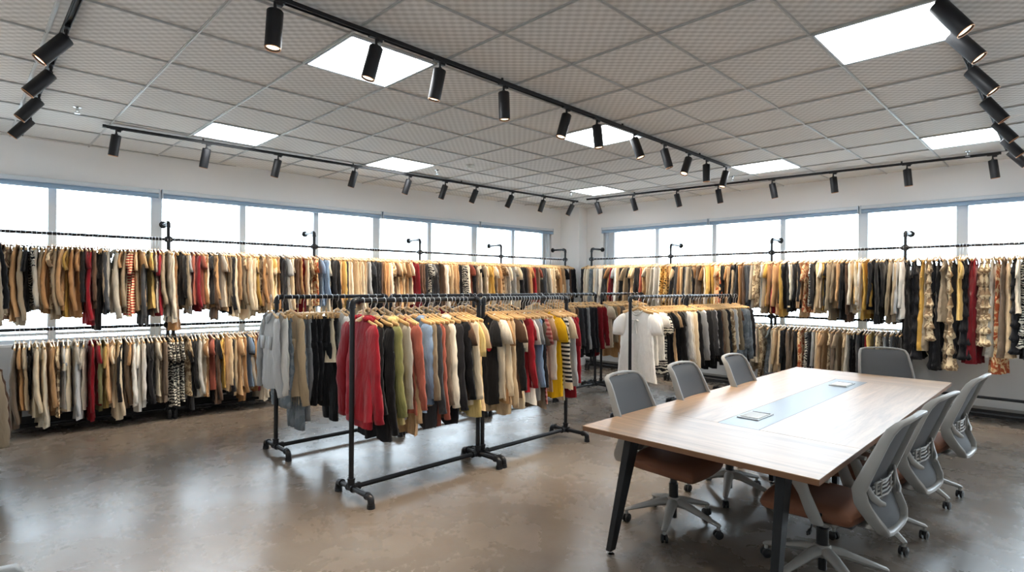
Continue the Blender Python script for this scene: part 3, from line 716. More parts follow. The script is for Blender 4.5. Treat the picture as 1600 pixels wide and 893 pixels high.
# garment prototypes: one body object per kind and cut, with its parts as children
def new_obj(name, me, parent=None):
    o = bpy.data.objects.new(name, me); COL.objects.link(o)
    if parent: o.parent = parent
    return o
def paint(o, mat):
    s = o.material_slots[0]; s.link = 'OBJECT'; s.material = mat
PROTO = {}
def garment(kd, sd, split, mat):
    key = (kd, sd, split)
    if key not in PROTO:
        if split:
            ps = SPLIT[kd, sd]; o = new_obj(KNAME[kd], ps[0][1])
            for nm, me in ps[1:]: new_obj(nm, me, o)
        else: o = new_obj(KNAME[kd], FULL[kd, sd])
        PROTO[key] = o
    else:
        src = PROTO[key]; o = src.copy(); COL.objects.link(o)
        for ch in src.children:
            if ch.get('extra'): continue
            c = ch.copy(); COL.objects.link(c); c.parent = o
    paint(o, mat)
    for c in o.children: paint(c, mat)
    return o

# hangers --------------------------------------------------------------
def hanger_bar():
    f = nb(); n = 14
    for s in (-1, 1):
        pts = [(s * .21 * t, 0, -.133 - .055 * t ** 1.25 - (0.012 * math.sin(PI * t))) for t in [i / n for i in range(n + 1)]]
        sweep(f, pts, [(.008, .016 + .004 * math.sin(PI * i / n)) for i in range(n + 1)], 8, ref=(0, 1, 0))
    lathe(f, [(0, -.115), (.009, -.117), (.011, -.13), (0, -.145)], n=10); return f
def hanger_hook():
    f = nb(); pts = [(.026 * math.cos(a), 0, .026 * math.sin(a) - .004) for a in [math.radians(-20 + 200 * i / 10) for i in range(11)]]
    pts += [(-.022, 0, -.025), (-.004, 0, -.045), (0, 0, -.12)]; sweep(f, pts, .0026, 6, cap=True); return f
def hanger_clips():
    f = nb()
    cyl(f, (-.2, 0, -.165), (.2, 0, -.165), .008, 10)
    for s in (-1, 1): box(f, (s * .14, 0, -.19), (.028, .034, .05))
    cyl(f, (0, 0, -.11), (0, 0, -.165), .006, 8); return f
HB = to_mesh('wooden_hanger', [hanger_bar()], M['hanger_wood']); HK = to_mesh('hook', [hanger_hook()], M['hook_metal']); HC = to_mesh('clip_hanger', [hanger_clips()], M['hanger_wood'])
HP = {}
def hanger(kind):
    if kind not in HP:
        o = new_obj('wooden_hanger' if kind == 'w' else 'clip_hanger', HB if kind == 'w' else HC); new_obj('hook', HK, o); HP[kind] = o; return o
    src = HP[kind]; o = src.copy(); COL.objects.link(o)
    for ch in src.children: c = ch.copy(); COL.objects.link(c); c.parent = o
    return o
hcount = [0]; rest = nb()
def add_rest(kind, loc, rz):
    mt = Matrix.Translation(loc) @ Matrix.Rotation(rz, 4, 'Z')
    for me, mi in ((HB if kind == 'w' else HC, 0), (HK, 1)):
        n0 = len(rest.faces); tmp = bmesh.new(); tmp.from_mesh(me); bmesh.ops.transform(tmp, matrix=mt, verts=tmp.verts[:])
        for f in tmp.faces: f.material_index = mi
        t = bpy.data.meshes.new('t'); tmp.to_mesh(t); tmp.free(); rest.from_mesh(t); bpy.data.meshes.remove(t)

RAILS = {
'left_upper': '''Ol:-0.815 Tl:-0.772 Ol:-0.743 Ut:-0.704 Tl:-0.655 Bl:-0.62 Kt:-0.581 Zt:-0.53 gl:-0.489 Bl:-0.448 Tl:-0.407 Ut:-0.36 Bl:-0.322 Tl:-0.291 Tt:-0.258 Yt:-0.226 Tl:-0.193 Tt:-0.155 Kl:-0.122 Rt:-0.077 Rl:-0.043 Ol:-0.009 Kp:0.036 Dl:0.071 Bl:0.105 gl:0.135 gj:0.211 Tt:0.253 Bl:0.289 St:0.326 St:0.362 Ct:0.399 Tt:0.437 Dl:0.474 Yt:0.531 Ot:0.563 gt:0.595 Rt:0.627 Bl:0.659 gl:0.718 Cl:0.751 Td95:0.791 Kl:0.852 Bl:0.899 gt:0.94 Pt:0.982 Rl:1.016 Pt:1.051 Cl:1.087 Tl:1.122 Kt:1.165 Tl:1.201 Ol:1.237 gt:1.274 Tt:1.318 Bl:1.347 Kl:1.392 Cl:1.43 Cl:1.46 Tl:1.49 Bl:1.528 Ut:1.559 Cl:1.598 Tl:1.629 Cl:1.66 Yl:1.7 Ut:1.74 Ut:1.78 Tl:1.82 Cl:1.86 Yt:1.901 Ct:1.942 Tt:1.984 Kl:2.042 Wt:2.093 Cl:2.135 Ct:2.178 Ol:2.221 Tl:2.265 Rd85:2.326 Cl:2.38 Ut:2.424 Ft:2.487 Lt:2.551 Ll:2.606 Ct:2.681 Kl:2.747 Kl:2.794 Tl:2.842 Yl:2.881 Dl:2.919 Cl:2.958 Cl:3.008 Cl:3.067 Cl:3.117 Cl:3.168 Tl:3.208 Bl:3.249 gl:3.29 Kl:3.332 Dt:3.363 Kl:3.405 Kl:3.447 Ol:3.489 Tl:3.532 Tl:3.575 Cl:3.618 Ut:3.673 Ot:3.717 Ct:3.761 Tt:3.806 Tt:3.85 Ct:3.907 Tt:3.952 Ct:4.01 Rl:4.056 Rl:4.114 Ol:4.173 Ol:4.22 Kl:4.268 Zt:4.328 Gt:4.389 Kl:4.437 Kl:4.499 Ol:4.549 Cl:4.586 Wl:4.636 Ct:4.687 Cl:4.738 Tl:4.789 Tl:4.841 Kl:4.893 Kl:4.946 Zl:4.998 Cl:5.052 Tl:5.092 Pt:5.146 Kl:5.186 Ol:5.227 Ct:5.269 Cl:5.324 Kt:5.38 Bl:5.422 Ct:5.478 Cl:5.521 Yt:5.563 Yl:5.606 Ct:5.65 Ol:5.708 Tl:5.752 Tt:5.811 Ut:5.87 Ct:5.945 gl:5.99 Ct:6.051 gl:6.113 gt:6.174 Ct:6.252 Kl:6.315 Kl:6.378 Ol:6.426 Tl:6.475 Tl:6.523 Tt:6.572 Rl:6.621 Ol:6.67 Pt:6.72 Ct:6.77 Dl:6.837 Dl:6.904 Cl:6.973 Cl:7.024 Cl:7.093 Nl:7.146 Ut:7.198 Tl:7.251 Yl:7.305 Tl:7.358 Cl:7.412 Kt:7.467 gl:7.521 Ol:7.558 Kl:7.613 Kl:7.669 gl:7.725''',
'left_lower': '''Ol:-0.656 Tt:-0.621 Bt:-0.586 Kk:-0.536 Cl:-0.49 Cl:-0.433 Tl:-0.381 Tl:-0.35 Ut:-0.302 gt:-0.265 Ct:-0.221 gt:-0.161 gl:-0.123 gt:-0.078 Rl:-0.016 Rt:0.024 Nl:0.058 Yt:0.099 Tl:0.134 Ct:0.187 Cl:0.228 Kl:0.264 Ol:0.294 Tt:0.337 Wl:0.38 Wt:0.429 Wl:0.467 Kt:0.511 Kl:0.549 Ct:0.594 Bt:0.639 Ol:0.678 Zt:0.724 Zt:0.77 Zt:0.817 Zt:0.864 Ut:0.919 Kt:0.981 Kl:1.022 Wl:1.064 Ct:1.1 Tt:1.142 Pt:1.185 Kt:1.236 Ol:1.273 Yt:1.324 Cl:1.361 Kl:1.398 Cl:1.444 Tt:1.489 Ct:1.535 Tl:1.566 Lt:1.604 Kt:1.636 gl:1.675 Tt:1.707 Rl:1.746 Cl:1.802 Tl:1.859 Ct:1.916 Kt:1.982 Gt:2.049''',
'right_upper': '''Kl:2.885 Cl:2.806 Cl:2.728 Jl:2.65 Cl:2.589 gl:2.513 Wl:2.453 Dl:2.378 Dl:2.319 Tt:2.26 Rl:2.202 gt:2.144 Wl:2.087 Bl:2.044 Ol:1.988 Kl:1.945 Ct:1.89 Kt:1.821 Ct:1.766 Ct:1.711 Kl:1.657 Kl:1.604 Pl:1.537 Tl:1.484 Ct:1.432 Bl:1.38 gl:1.329 Wl:1.265 Wl:1.189 Vl:1.114 Vl:1.04 Tl:0.99 Ct:0.942 Kl:0.893 Dl:0.857 Tl:0.81 Tl:0.762 Kl:0.715 Gl:0.668 Cl:0.622 Kl:0.576 Tl:0.53 Tt:0.473 Ol:0.428 Tt:0.395 Cl:0.35 Yl:0.295 Yl:0.24 Ct:0.186 Ft:0.132 Fl:0.089 Kl:0.047 Tt:-0.006 Tl:-0.048 Cl:-0.1 Kl:-0.141 Dl:-0.182 Tl:-0.233 Ol:-0.283 Dl:-0.333 Dl:-0.383 Cl:-0.442 Ul:-0.5 gt:-0.558 Bl:-0.606 Yt:-0.643 Tl:-0.691 Rl:-0.747 Tl:-0.793 Yl:-0.839 Kl:-0.893 Kl:-0.948 Cl:-0.992 Kl:-1.045 Kl:-1.089 Tl:-1.133 Ft:-1.185 Zt:-1.245 Kl:-1.304 Cl:-1.346 Ct:-1.388 Yt:-1.43 Kt:-1.471 Bl:-1.52 Bl:-1.568 Tl:-1.616 Kl:-1.664 Ol:-1.711 Cl:-1.766 Cl:-1.812 Yl:-1.85 Wl:-1.896 Yl:-1.941 Yl:-1.979 Kl:-2.023 Kl:-2.067 Kl:-2.111 Kl:-2.162 Bl:-2.219 Bl:-2.262 gl:-2.304 Wl:-2.346 Kd130:-2.394 Kd128:-2.449 Kd130:-2.496 Yd118:-2.55 Bd118:-2.597 Ud105:-2.636 Kd142:-2.682 Kd140:-2.727 Bd80:-2.772 Ud140:-2.829 Kd125:-2.886 Yt:-2.929 Kd126:-2.96 Kd126:-2.997 Rd130:-3.039 Rd130:-3.075 Ud108:-3.135 Ud108:-3.188 gd120:-3.246 Fd140:-3.303 Od120:-3.343 Cd120:-3.388 Kd115:-3.438 Ct:-3.477 Zd108:-3.526 Kd120:-3.575 Ud110:-3.639''',
'right_lower': '''Ct:-0.37 gl:-0.429 Cj:-0.487 Ul:-0.555 Jd80:-0.65 gl:-0.716 Cl:-0.781 Cl:-0.836 Kl:-0.891 Ol:-0.945 Ol:-1.008 Kl:-1.061 Tl:-1.096 Fl:-1.139 Zl:-1.191 Kl:-1.243 gl:-1.294 Cl:-1.344 Tl:-1.402 Tt:-1.452 Ut:-1.501 Ol:-1.558 Bt:-1.614 Ct:-1.669 gl:-1.709 Kk:-1.771 Kk:-1.817 Dl:-1.879 Kl:-1.924 Rl:-1.962 Yl:-2.006 Kl:-2.058 Ul:-2.109 Gl:-2.167 Zl:-2.217 Gl:-2.26 Kl:-2.309 Kl:-2.358''',
'front_left': '''Rh:1.14 Kl:1.206 Kl:1.25 eh:1.33 gl:1.418 Pl:1.479 Tl:1.534 Lh:1.609 Bl:1.666 Dl:1.712 Pl:1.758 Ol:1.804 Ch:1.872 Kl:1.948 Kl:1.998 Ot:2.034 Cl:2.084 wt:2.128 Ct:2.173''',
'front_right': '''Kt:2.397 Ct:2.453 Cl:2.494 Tt:2.535 Cl:2.577 Ot:2.628 Kl:2.662 Ct:2.705 Ct:2.74 Rt:2.784 Rl:2.828 Wt:2.873 Gt:2.91 Ll:2.946 Kl:2.983 Ot:3.021 Qt:3.059 Cl:3.097 Tt:3.145 yt:3.233 Kt:3.283 zl:3.314 Ct:3.354 Ct:3.396 gl:3.437 Rt:3.479 Rl:3.511''',
'back_left': '''gj:1.024 Wj:1.089 Jp:1.138 Cj80:1.218 Jp:1.287 Gp:1.344 Kp:1.409 Kp:1.461 Kp:1.528 Cs:1.582 Kp:1.644 Wl:1.707 Dl:1.778''',
'middle_back': '''Cl:2.06 Kl:2.153 Tl:2.248 gl:2.346 Ol:2.462 Cl:2.564 Kl:2.669 Bl:2.776 Gl:2.886 Rl:2.998 Cl:3.114''',
'middle_back2': '''Tl:3.373 Kl:3.477 Cl:3.583 Gl:3.691 Dl:3.824 Bl:3.961 Cl:4.078 Ol:4.197''',
'back_centre': '''Cl:4.717 Tl:4.838 Bl:4.976 Tl:5.102 Ot:5.203 Tl:5.291 Ol:5.38 Dl:5.485 Kl:5.577 gl:5.686 Kl:5.797 Kl:5.894 Rl:5.993 Rl:6.059''',
'back_right': '''Ct:6.281 Bl:6.368 Tl:6.456 Ol:6.546 Bt:6.637 Tl:6.729 Ol:6.842 Cl:6.956 Tl:7.072 Cl:7.191 Bl:7.291''',
'right_near': '''Wt:4.721 Wt:4.835 Wt:4.937 Zt:5.041 Kt:5.133 Kt:5.194 Tt:5.273 Kt:5.352 Kl:5.433 Gl:5.499 Wl:5.582 Cl:5.667 Cl:5.753 Kl:5.823''',
'right_far': '''gl:5.929 Wl:6.002 Kl:6.075 Kl:6.168 Dl:6.244 gl:6.32 Kl:6.398 Ol:6.497 Bl:6.577 Kl:6.659 Kl:6.741 Ul:6.825 gl:6.91 Cl:6.997 Bl:7.084 Ot:7.173 Jl:7.264 Jl:7.356 Kl:7.449''',
}


def parse(s):
    for tok in s.split():
        a, p = tok.rsplit(':', 1); yield a[0], a[1], (float(a[2:]) / 100 if len(a) > 2 else None), float(p)
def where_left(x):
    i = max(k for k in range(len(LP)) if LP[k] <= x + 1e-6) if x >= LP[0] else 0
    return i
CW = random.Random(77)
GAR = []
def hang(rail, posf, rz, zr, labf, group, split=False, lenscale=1.0, face=0, nosplit_hang=True, lat=.012):
    rnd = random.Random(hash_(rail)); items = list(parse(RAILS[rail])); items.sort(key=lambda i: i[3])
    used_colors = []
    prevy = None
    for n, (cl, kd, ln, p) in enumerate(items):
        mats = FAB[cl]; mat, word = mats[rnd.randrange(len(mats))]; sd = rnd.randrange(NVAR[kd])
        if cl == 'U' and kd == 'd': sd = rnd.choice((0, 3))
        if cl in 'RY' and kd == 'd': sd = rnd.choice((2, 5))
        o = garment(kd, sd, split, mat); q = posf(p)
        off = rnd.uniform(-lat, lat); wd = Vector((math.cos(rz), math.sin(rz), 0))
        o.location = (q[0] + wd.x * off, q[1] + wd.y * off, zr); flip = PI if (face and rnd.random() < 0) else 0
        jr = math.radians(rnd.uniform(-7, 7)); o.rotation_euler = (0, 0, rz + jr + flip)
        sz = (ln / BASE_LEN[kd]) if ln else rnd.choice((rnd.uniform(.88, 1.0), rnd.uniform(.98, 1.18))) * lenscale
        sx_ = rnd.uniform(.9, 1.04); o.scale = (sx_, 1, sz if kd in 'dp' else sz)
        # keep the shoulders on the hanger when the length changes
        o.location.z += (sz - 1) * .105 - .045
        lab, hl = labf(n, p, word, KWORD[kd], items)
        tag(o, lab, KCAT[kd], group)
        GAR.append(o)
        hk = 'c' if kd in 'ps' else 'w'
        hloc = (q[0], q[1], zr)
        if hcount[0] < 298:
            h = hanger(hk); h.location = hloc; h.rotation_euler = (0, 0, rz + jr); tag(h, hl, 'hanger', 'wooden hangers'); hcount[0] += 1
        else: add_rest(hk, hloc, rz + jr)
def hash_(s): return sum((i + 1) * ord(c) for i, c in enumerate(s))
def lab_row(phrase, short):
    def f(n, p, word, kw, items):
        return '%s %s, %s garment from the left on the %s' % (word, kw, ordw(n + 1), phrase), 'hanger of the %s garment from the left on the %s' % (ordw(n + 1), short)
    return f
# free-standing racks: near, so sleeves and collars are parts of their own
XR = lambda Y: (lambda x: (x, Y))
hang('front_left', XR(YA), PI / 2, RH, lab_row('front rack with red hoodie', 'front rack with red hoodie'), 'clothes on the front left pipe rack', True, 1.07)
hang('front_right', XR(YA), PI / 2, RH, lab_row('front rack with yellow tee', 'front rack with yellow tee'), 'clothes on the front right pipe rack', True, 1.12)
hang('back_left', XR(YB), PI / 2, RH, lab_row('back rack with jeans', 'back rack with jeans'), 'clothes on the back left pipe rack', True)
hang('right_near', XR(YC), PI / 2, RH, lab_row('rack with big white tee', 'rack with big white tee'), 'clothes on the rack behind the chairs', True)
hang('right_far', XR(YC), PI / 2, RH, lab_row('far rack with dark coats', 'far rack with dark coats'), 'clothes on the further rack behind the chairs', True)
hang('back_centre', XR(YB), PI / 2, RH, lab_row('rack behind yellow tee', 'rack behind yellow tee'), 'clothes on the fourth back rack', True)
hang('back_right', XR(YB), PI / 2, RH, lab_row('rack behind white tee', 'rack behind white tee'), 'clothes on the fifth back rack', True)
hang('middle_back', XR(YB), PI / 2, RH, lab_row('rack behind red hoodie', 'rack behind red hoodie'), 'clothes on the second back rack', False, .85)
hang('middle_back2', XR(YB), PI / 2, RH, lab_row('third rack, back row', 'third rack, back row'), 'clothes on the third back rack', False, .85)
def lab_wall(posts, sgn, rail, wall):
    def f(n, p, word, kw, items):
        # count garments since the last post to the left (as seen)
        i = 0
        left = [q for q in posts if (p - q) * sgn >= 0]
        if not left:
            k = sum(1 for it in items if (it[3] - p) * sgn > 0 and (it[3] - posts[0]) * sgn < 0) + 1; ref = 'left of first post'
        else:
            q0 = left[-1]; i = posts.index(q0) + 1
            k = sum(1 for it in items if (it[3] - p) * sgn < 0 and (it[3] - q0) * sgn >= 0) + 1; ref = 'right of %s post' % ordw(i)
        return ('%s %s, %s %s, %s rail, %s window wall' % (word, kw, ordw(k), ref, rail, wall),
                'hanger of %s garment %s, %s rail, %s window wall' % (ordw(k), ref, rail, wall))
    return f
XL = lambda x: (x, LRy(x)); YR = lambda y: (RRx, y)
PL = LP[1:]; PRt = RP[:4]
hang('left_lower', XL, PI / 2 + LA, ZLo, lab_wall(PL, 1, 'lower', 'left'), 'clothes on the lower rail of the left window wall', False, 1.06)
hang('right_lower', YR, PI, 1.18, lab_wall(PRt, -1, 'lower', 'right'), 'clothes on the lower rail of the right window wall', False, .95)
hang('left_upper', XL, PI / 2 + LA, ZU, lab_wall(PL, 1, 'upper', 'left'), 'clothes on the upper rail of the left window wall', False)
hang('right_upper', YR, PI, ZU, lab_wall(PRt, -1, 'upper', 'right'), 'clothes on the upper rail of the right window wall', False)
# the side-wall rack whose sleeves show at the left edge
RAILS['side_upper'] = 'Bl:2.15 Ol:2.3 Kl:2.4 Bl:2.55 Tl:2.7 Ol:2.85'
RAILS['side_lower'] = 'Wd95:1.8 Bl:2.1 Ol:2.2 Tl:2.4 Tl:2.55 Kl:2.7 Wl:2.85'
hang('side_upper', lambda y: (-1.10, y), PI, ZU, lab_row('upper side rail, left edge', 'upper side rail, left edge'), 'clothes on the side rack at the left edge', False)
hang('side_lower', lambda y: (-1.10, y), PI, ZLo, lab_row('lower side rail, left edge', 'lower side rail, left edge'), 'clothes on the side rack at the left edge', False)
me = bpy.data.meshes.new('wooden_hanger'); rest.to_mesh(me); rest.free(); me.materials.append(M['hanger_wood']); me.materials.append(M['hook_metal'])
for p in me.polygons: p.use_smooth = True
o = bpy.data.objects.new('wooden_hangers', me); COL.objects.link(o); tag(o, 'small wooden hangers on the far wall rails, seen from a distance', 'hangers', kind='stuff')

# ---------------------------------------------------------------- details on the front garments
def first(rail_group, pred=lambda o: True):
    return [o for o in GAR if o.get('group') == rail_group and pred(o)]
g = first('clothes on the front left pipe rack')[0]
g['label'] = 'red zip-neck hooded sweatshirt, first garment on the nearest pipe rack'
g.scale = (1.2, 1, 1.06); g.location.y += .05; g.location.z += .004; g.rotation_euler.z = PI / 2 - .08
f = nb(); sweep(f, [(0, .045, -.16), (0, .05, -.25), (.005, .05, -.36)], .004, 6); c = obj('zip', f, M['chrome'], g); c['label'] = 'thin metal neck zip'; c['extra'] = 1
f = nb(); box(f, (0, .056, -.17), (.012, .005, .035)); c = obj('zip_pull', f, M['chrome'], g); c['extra'] = 1
g = first('clothes on the front right pipe rack')[0]
g['label'] = 'black tee with small red and gold chest print on the front rack'
f = nb(); lathe(f, [(0, 0), (.042, .0), (.04, .004), (0, .006)], n=20); bmesh.ops.transform(f, matrix=Matrix.Translation((-.13, .034, -.34)) @ Matrix.Rotation(-PI / 2, 4, 'X') @ Matrix.Diagonal((1, 1.25, 1, 1)), verts=f.verts[:])
c = obj('print', f, FAB['R'][0][0], g); c['label'] = 'small red oval print'; c['extra'] = 1
f = nb()
for dx, dz in ((-.13, -.26), (-.11, -.285), (-.15, -.28), (-.12, -.17)):
    t_ = lathe(f, [(0, 0), (.009, .001), (0, .006)], (dx, 0, 0), 10); bmesh.ops.transform(f, matrix=Matrix.Translation((dx, .034, dz)) @ Matrix.Rotation(-PI / 2, 4, 'X') @ Matrix.Translation((-dx, 0, 0)), verts=t_)
c = obj('stud', f, M['gold'], g); c['extra'] = 1
g = first('clothes on the rack behind the chairs')[0]
g['label'] = 'big white tee with a neck bow at the end of its rack'; g.scale = (1.1, 1, 1.2)
f = nb()
for s in (-1, 1): sweep(f, [(0, .04, -.2), (s * .03, .055, -.19), (s * .05, .05, -.205), (s * .025, .05, -.22), (0, .04, -.205)], [(.006, .003), (.014, .003), (.014, .003), (.012, .003), (.006, .003)], 6); sweep(f, [(0, .045, -.205), (s * .015, .05, -.26), (s * .03, .048, -.33)], [(.008, .002)] * 3, 6)
c = obj('neck_bow', f, FAB['W'][0][0], g); c['extra'] = 1
g = first('clothes on the back left pipe rack', lambda o: o['category'] == 'trousers')
g[2]['label'] = 'black trousers with a white paper tag on the back left rack'
f = nb(); box(f, (.05, .036, -.30), (.06, .003, .085)); c = obj('price_tag', f, M['paper'], g[2], smooth=False); c['label'] = 'white paper tag'; c['extra'] = 1
f = nb()
for k in range(3): box(f, (.05, .038, -.275 - k * .018), (.04, .0012, .006))
c = obj('tag_print', f, simple('tag_ink', '#8a8a8a', .8), g[2].children[-1] if False else c, smooth=False)
# cream hoodie with green sleeves
for o in first('clothes on the front left pipe rack', lambda o: 'pale green' in o['label']):
    for p in [o] + list(o.children): paint(p, FAB['w'][0][0])
    for p in o.children:
        if p.name.startswith('sleeve'): paint(p, FAB['e'][0][0])
    o['label'] = 'cream hooded sweatshirt with green sleeves on the front rack with red hoodie'
# yellow tee
# frayed hem on the ragged beige jacket
g = first('clothes on the back left pipe rack', lambda o: o['category'] == 'jacket')
rnd = random.Random(4); f = nb()
for k in range(46):
    x = -.21 + .42 * k / 45; sweep(f, [(x, .03 * math.sin(k), -.72), (x + rnd.uniform(-.01, .01), .03 * math.sin(k), -.79 - rnd.random() * .03)], .0016, 4)
g[-1]['label'] = 'ragged beige jacket with a frayed hem on the back left rack'
c = obj('frayed_hem', f, FAB['C'][0][0], g[-1]); c['extra'] = 1

# ================================================================ CONFERENCE TABLE
TX0, TX1, TY0, TY1, TZ = 1.76, 5.64, -3.13, -1.74, .73
XC, XF = 2.48, 5.04; YI0, YI1 = -2.57, -2.30
t = empty('conference_table', ((TX0 + TX1) / 2, (TY0 + TY1) / 2, 0), 0, 'long wooden conference table with grey centre strip and slanted black legs', 'table')
tx, ty = t.location.x, t.location.y
def tb(x0, x1, y0, y1, z0, z1):
    f = nb(); box(f, ((x0 + x1) / 2 - tx, (y0 + y1) / 2 - ty, (z0 + z1) / 2), (x1 - x0 - .003, y1 - y0 - .003, z1 - z0)); return f
obj('tabletop_slab', tb(TX0, TX1, TY0, TY1, TZ - .032, TZ - .003), M['table_edge'], t, smooth=False, bevel=.002)
obj('end_panel', tb(TX0, XC, TY0, TY1, TZ - .004, TZ), M['table_cross'], t, smooth=False, bevel=.001)
obj('end_panel', tb(XF, TX1, TY0, TY1, TZ - .004, TZ), M['table_cross'], t, smooth=False, bevel=.001)
obj('side_panel', tb(XC, XF, YI1, TY1, TZ - .004, TZ), M['table_long'], t, smooth=False, bevel=.001)
obj('side_panel', tb(XC, XF, TY0, YI0, TZ - .004, TZ), M['table_long'], t, smooth=False, bevel=.001)
obj('centre_strip', tb(XC, XF, YI0, YI1, TZ - .004, TZ), M['inlay'], t, smooth=False, bevel=.001)
for cx, cy in ((2.85, -2.40), (4.72, -2.44)):
    f = nb(); box(f, (cx - tx, cy - ty, TZ + .003), (.27, .145, .006)); c = obj('cable_flap', f, M['base_strip'], t, smooth=False, bevel=.001)
    f = nb(); box(f, (cx - tx - .01, cy - ty, TZ + .008), (.19, .12, .004)); obj('flap_lid', f, M['white_plastic'], c, smooth=False, bevel=.001)
    f = nb(); box(f, (cx - tx + .105, cy - ty, TZ + .007), (.018, .12, .003)); obj('cable_slot', f, M['black_plain'], c, smooth=False)
def tleg(xt, xb, y, yb=None):
    f = nb(); yb = y if yb is None else yb
    w0, w1 = (.11, .05), (.055, .035)
    pts = []
    for (x, yy, z, (wx, wy)) in ((xt - tx, y - ty, TZ - .033, w0), (xb - tx, yb - ty, .03, w1)):
        pts.append([f.verts.new((x + sx * wx / 2, yy + sy * wy / 2, z)) for sx, sy in ((-1, -1), (1, -1), (1, 1), (-1, 1))])
    for k in range(4): f.faces.new((pts[0][k], pts[0][(k + 1) % 4], pts[1][(k + 1) % 4], pts[1][k]))
    f.faces.new(pts[0][::-1]); f.faces.new(pts[1]); bmesh.ops.recalc_face_normals(f, faces=f.faces[:])
    l = obj('leg', f, M['black_metal'], t, smooth=False, bevel=.003)
    f = nb(); lathe(f, [(0, 0), (.024, .001), (.024, .01), (.01, .018), (.009, .032), (0, .033)], (xb - tx, yb - ty, 0), 16); obj('levelling_foot', f, M['chrome'], l)
for y in (-2.0, -2.91):
    tleg(1.95, 1.725, y, y + (.01 if y > -2.5 else -.03)); tleg(5.45, 5.66, y)
for y in (-2.2, -2.67): tleg(3.7, 3.7, y)
f = nb()
box(f, (0, -2.0 - ty, TZ - .055), (3.6, .05, .045)); box(f, (0, -2.89 - ty, TZ - .055), (3.6, .05, .045))
for x in (1.95, 3.7, 5.45): box(f, (x - tx, -2.445 - ty, TZ - .055), (.05, .92, .045))
obj('under_frame', f, M['black_metal'], t, smooth=False, bevel=.002)

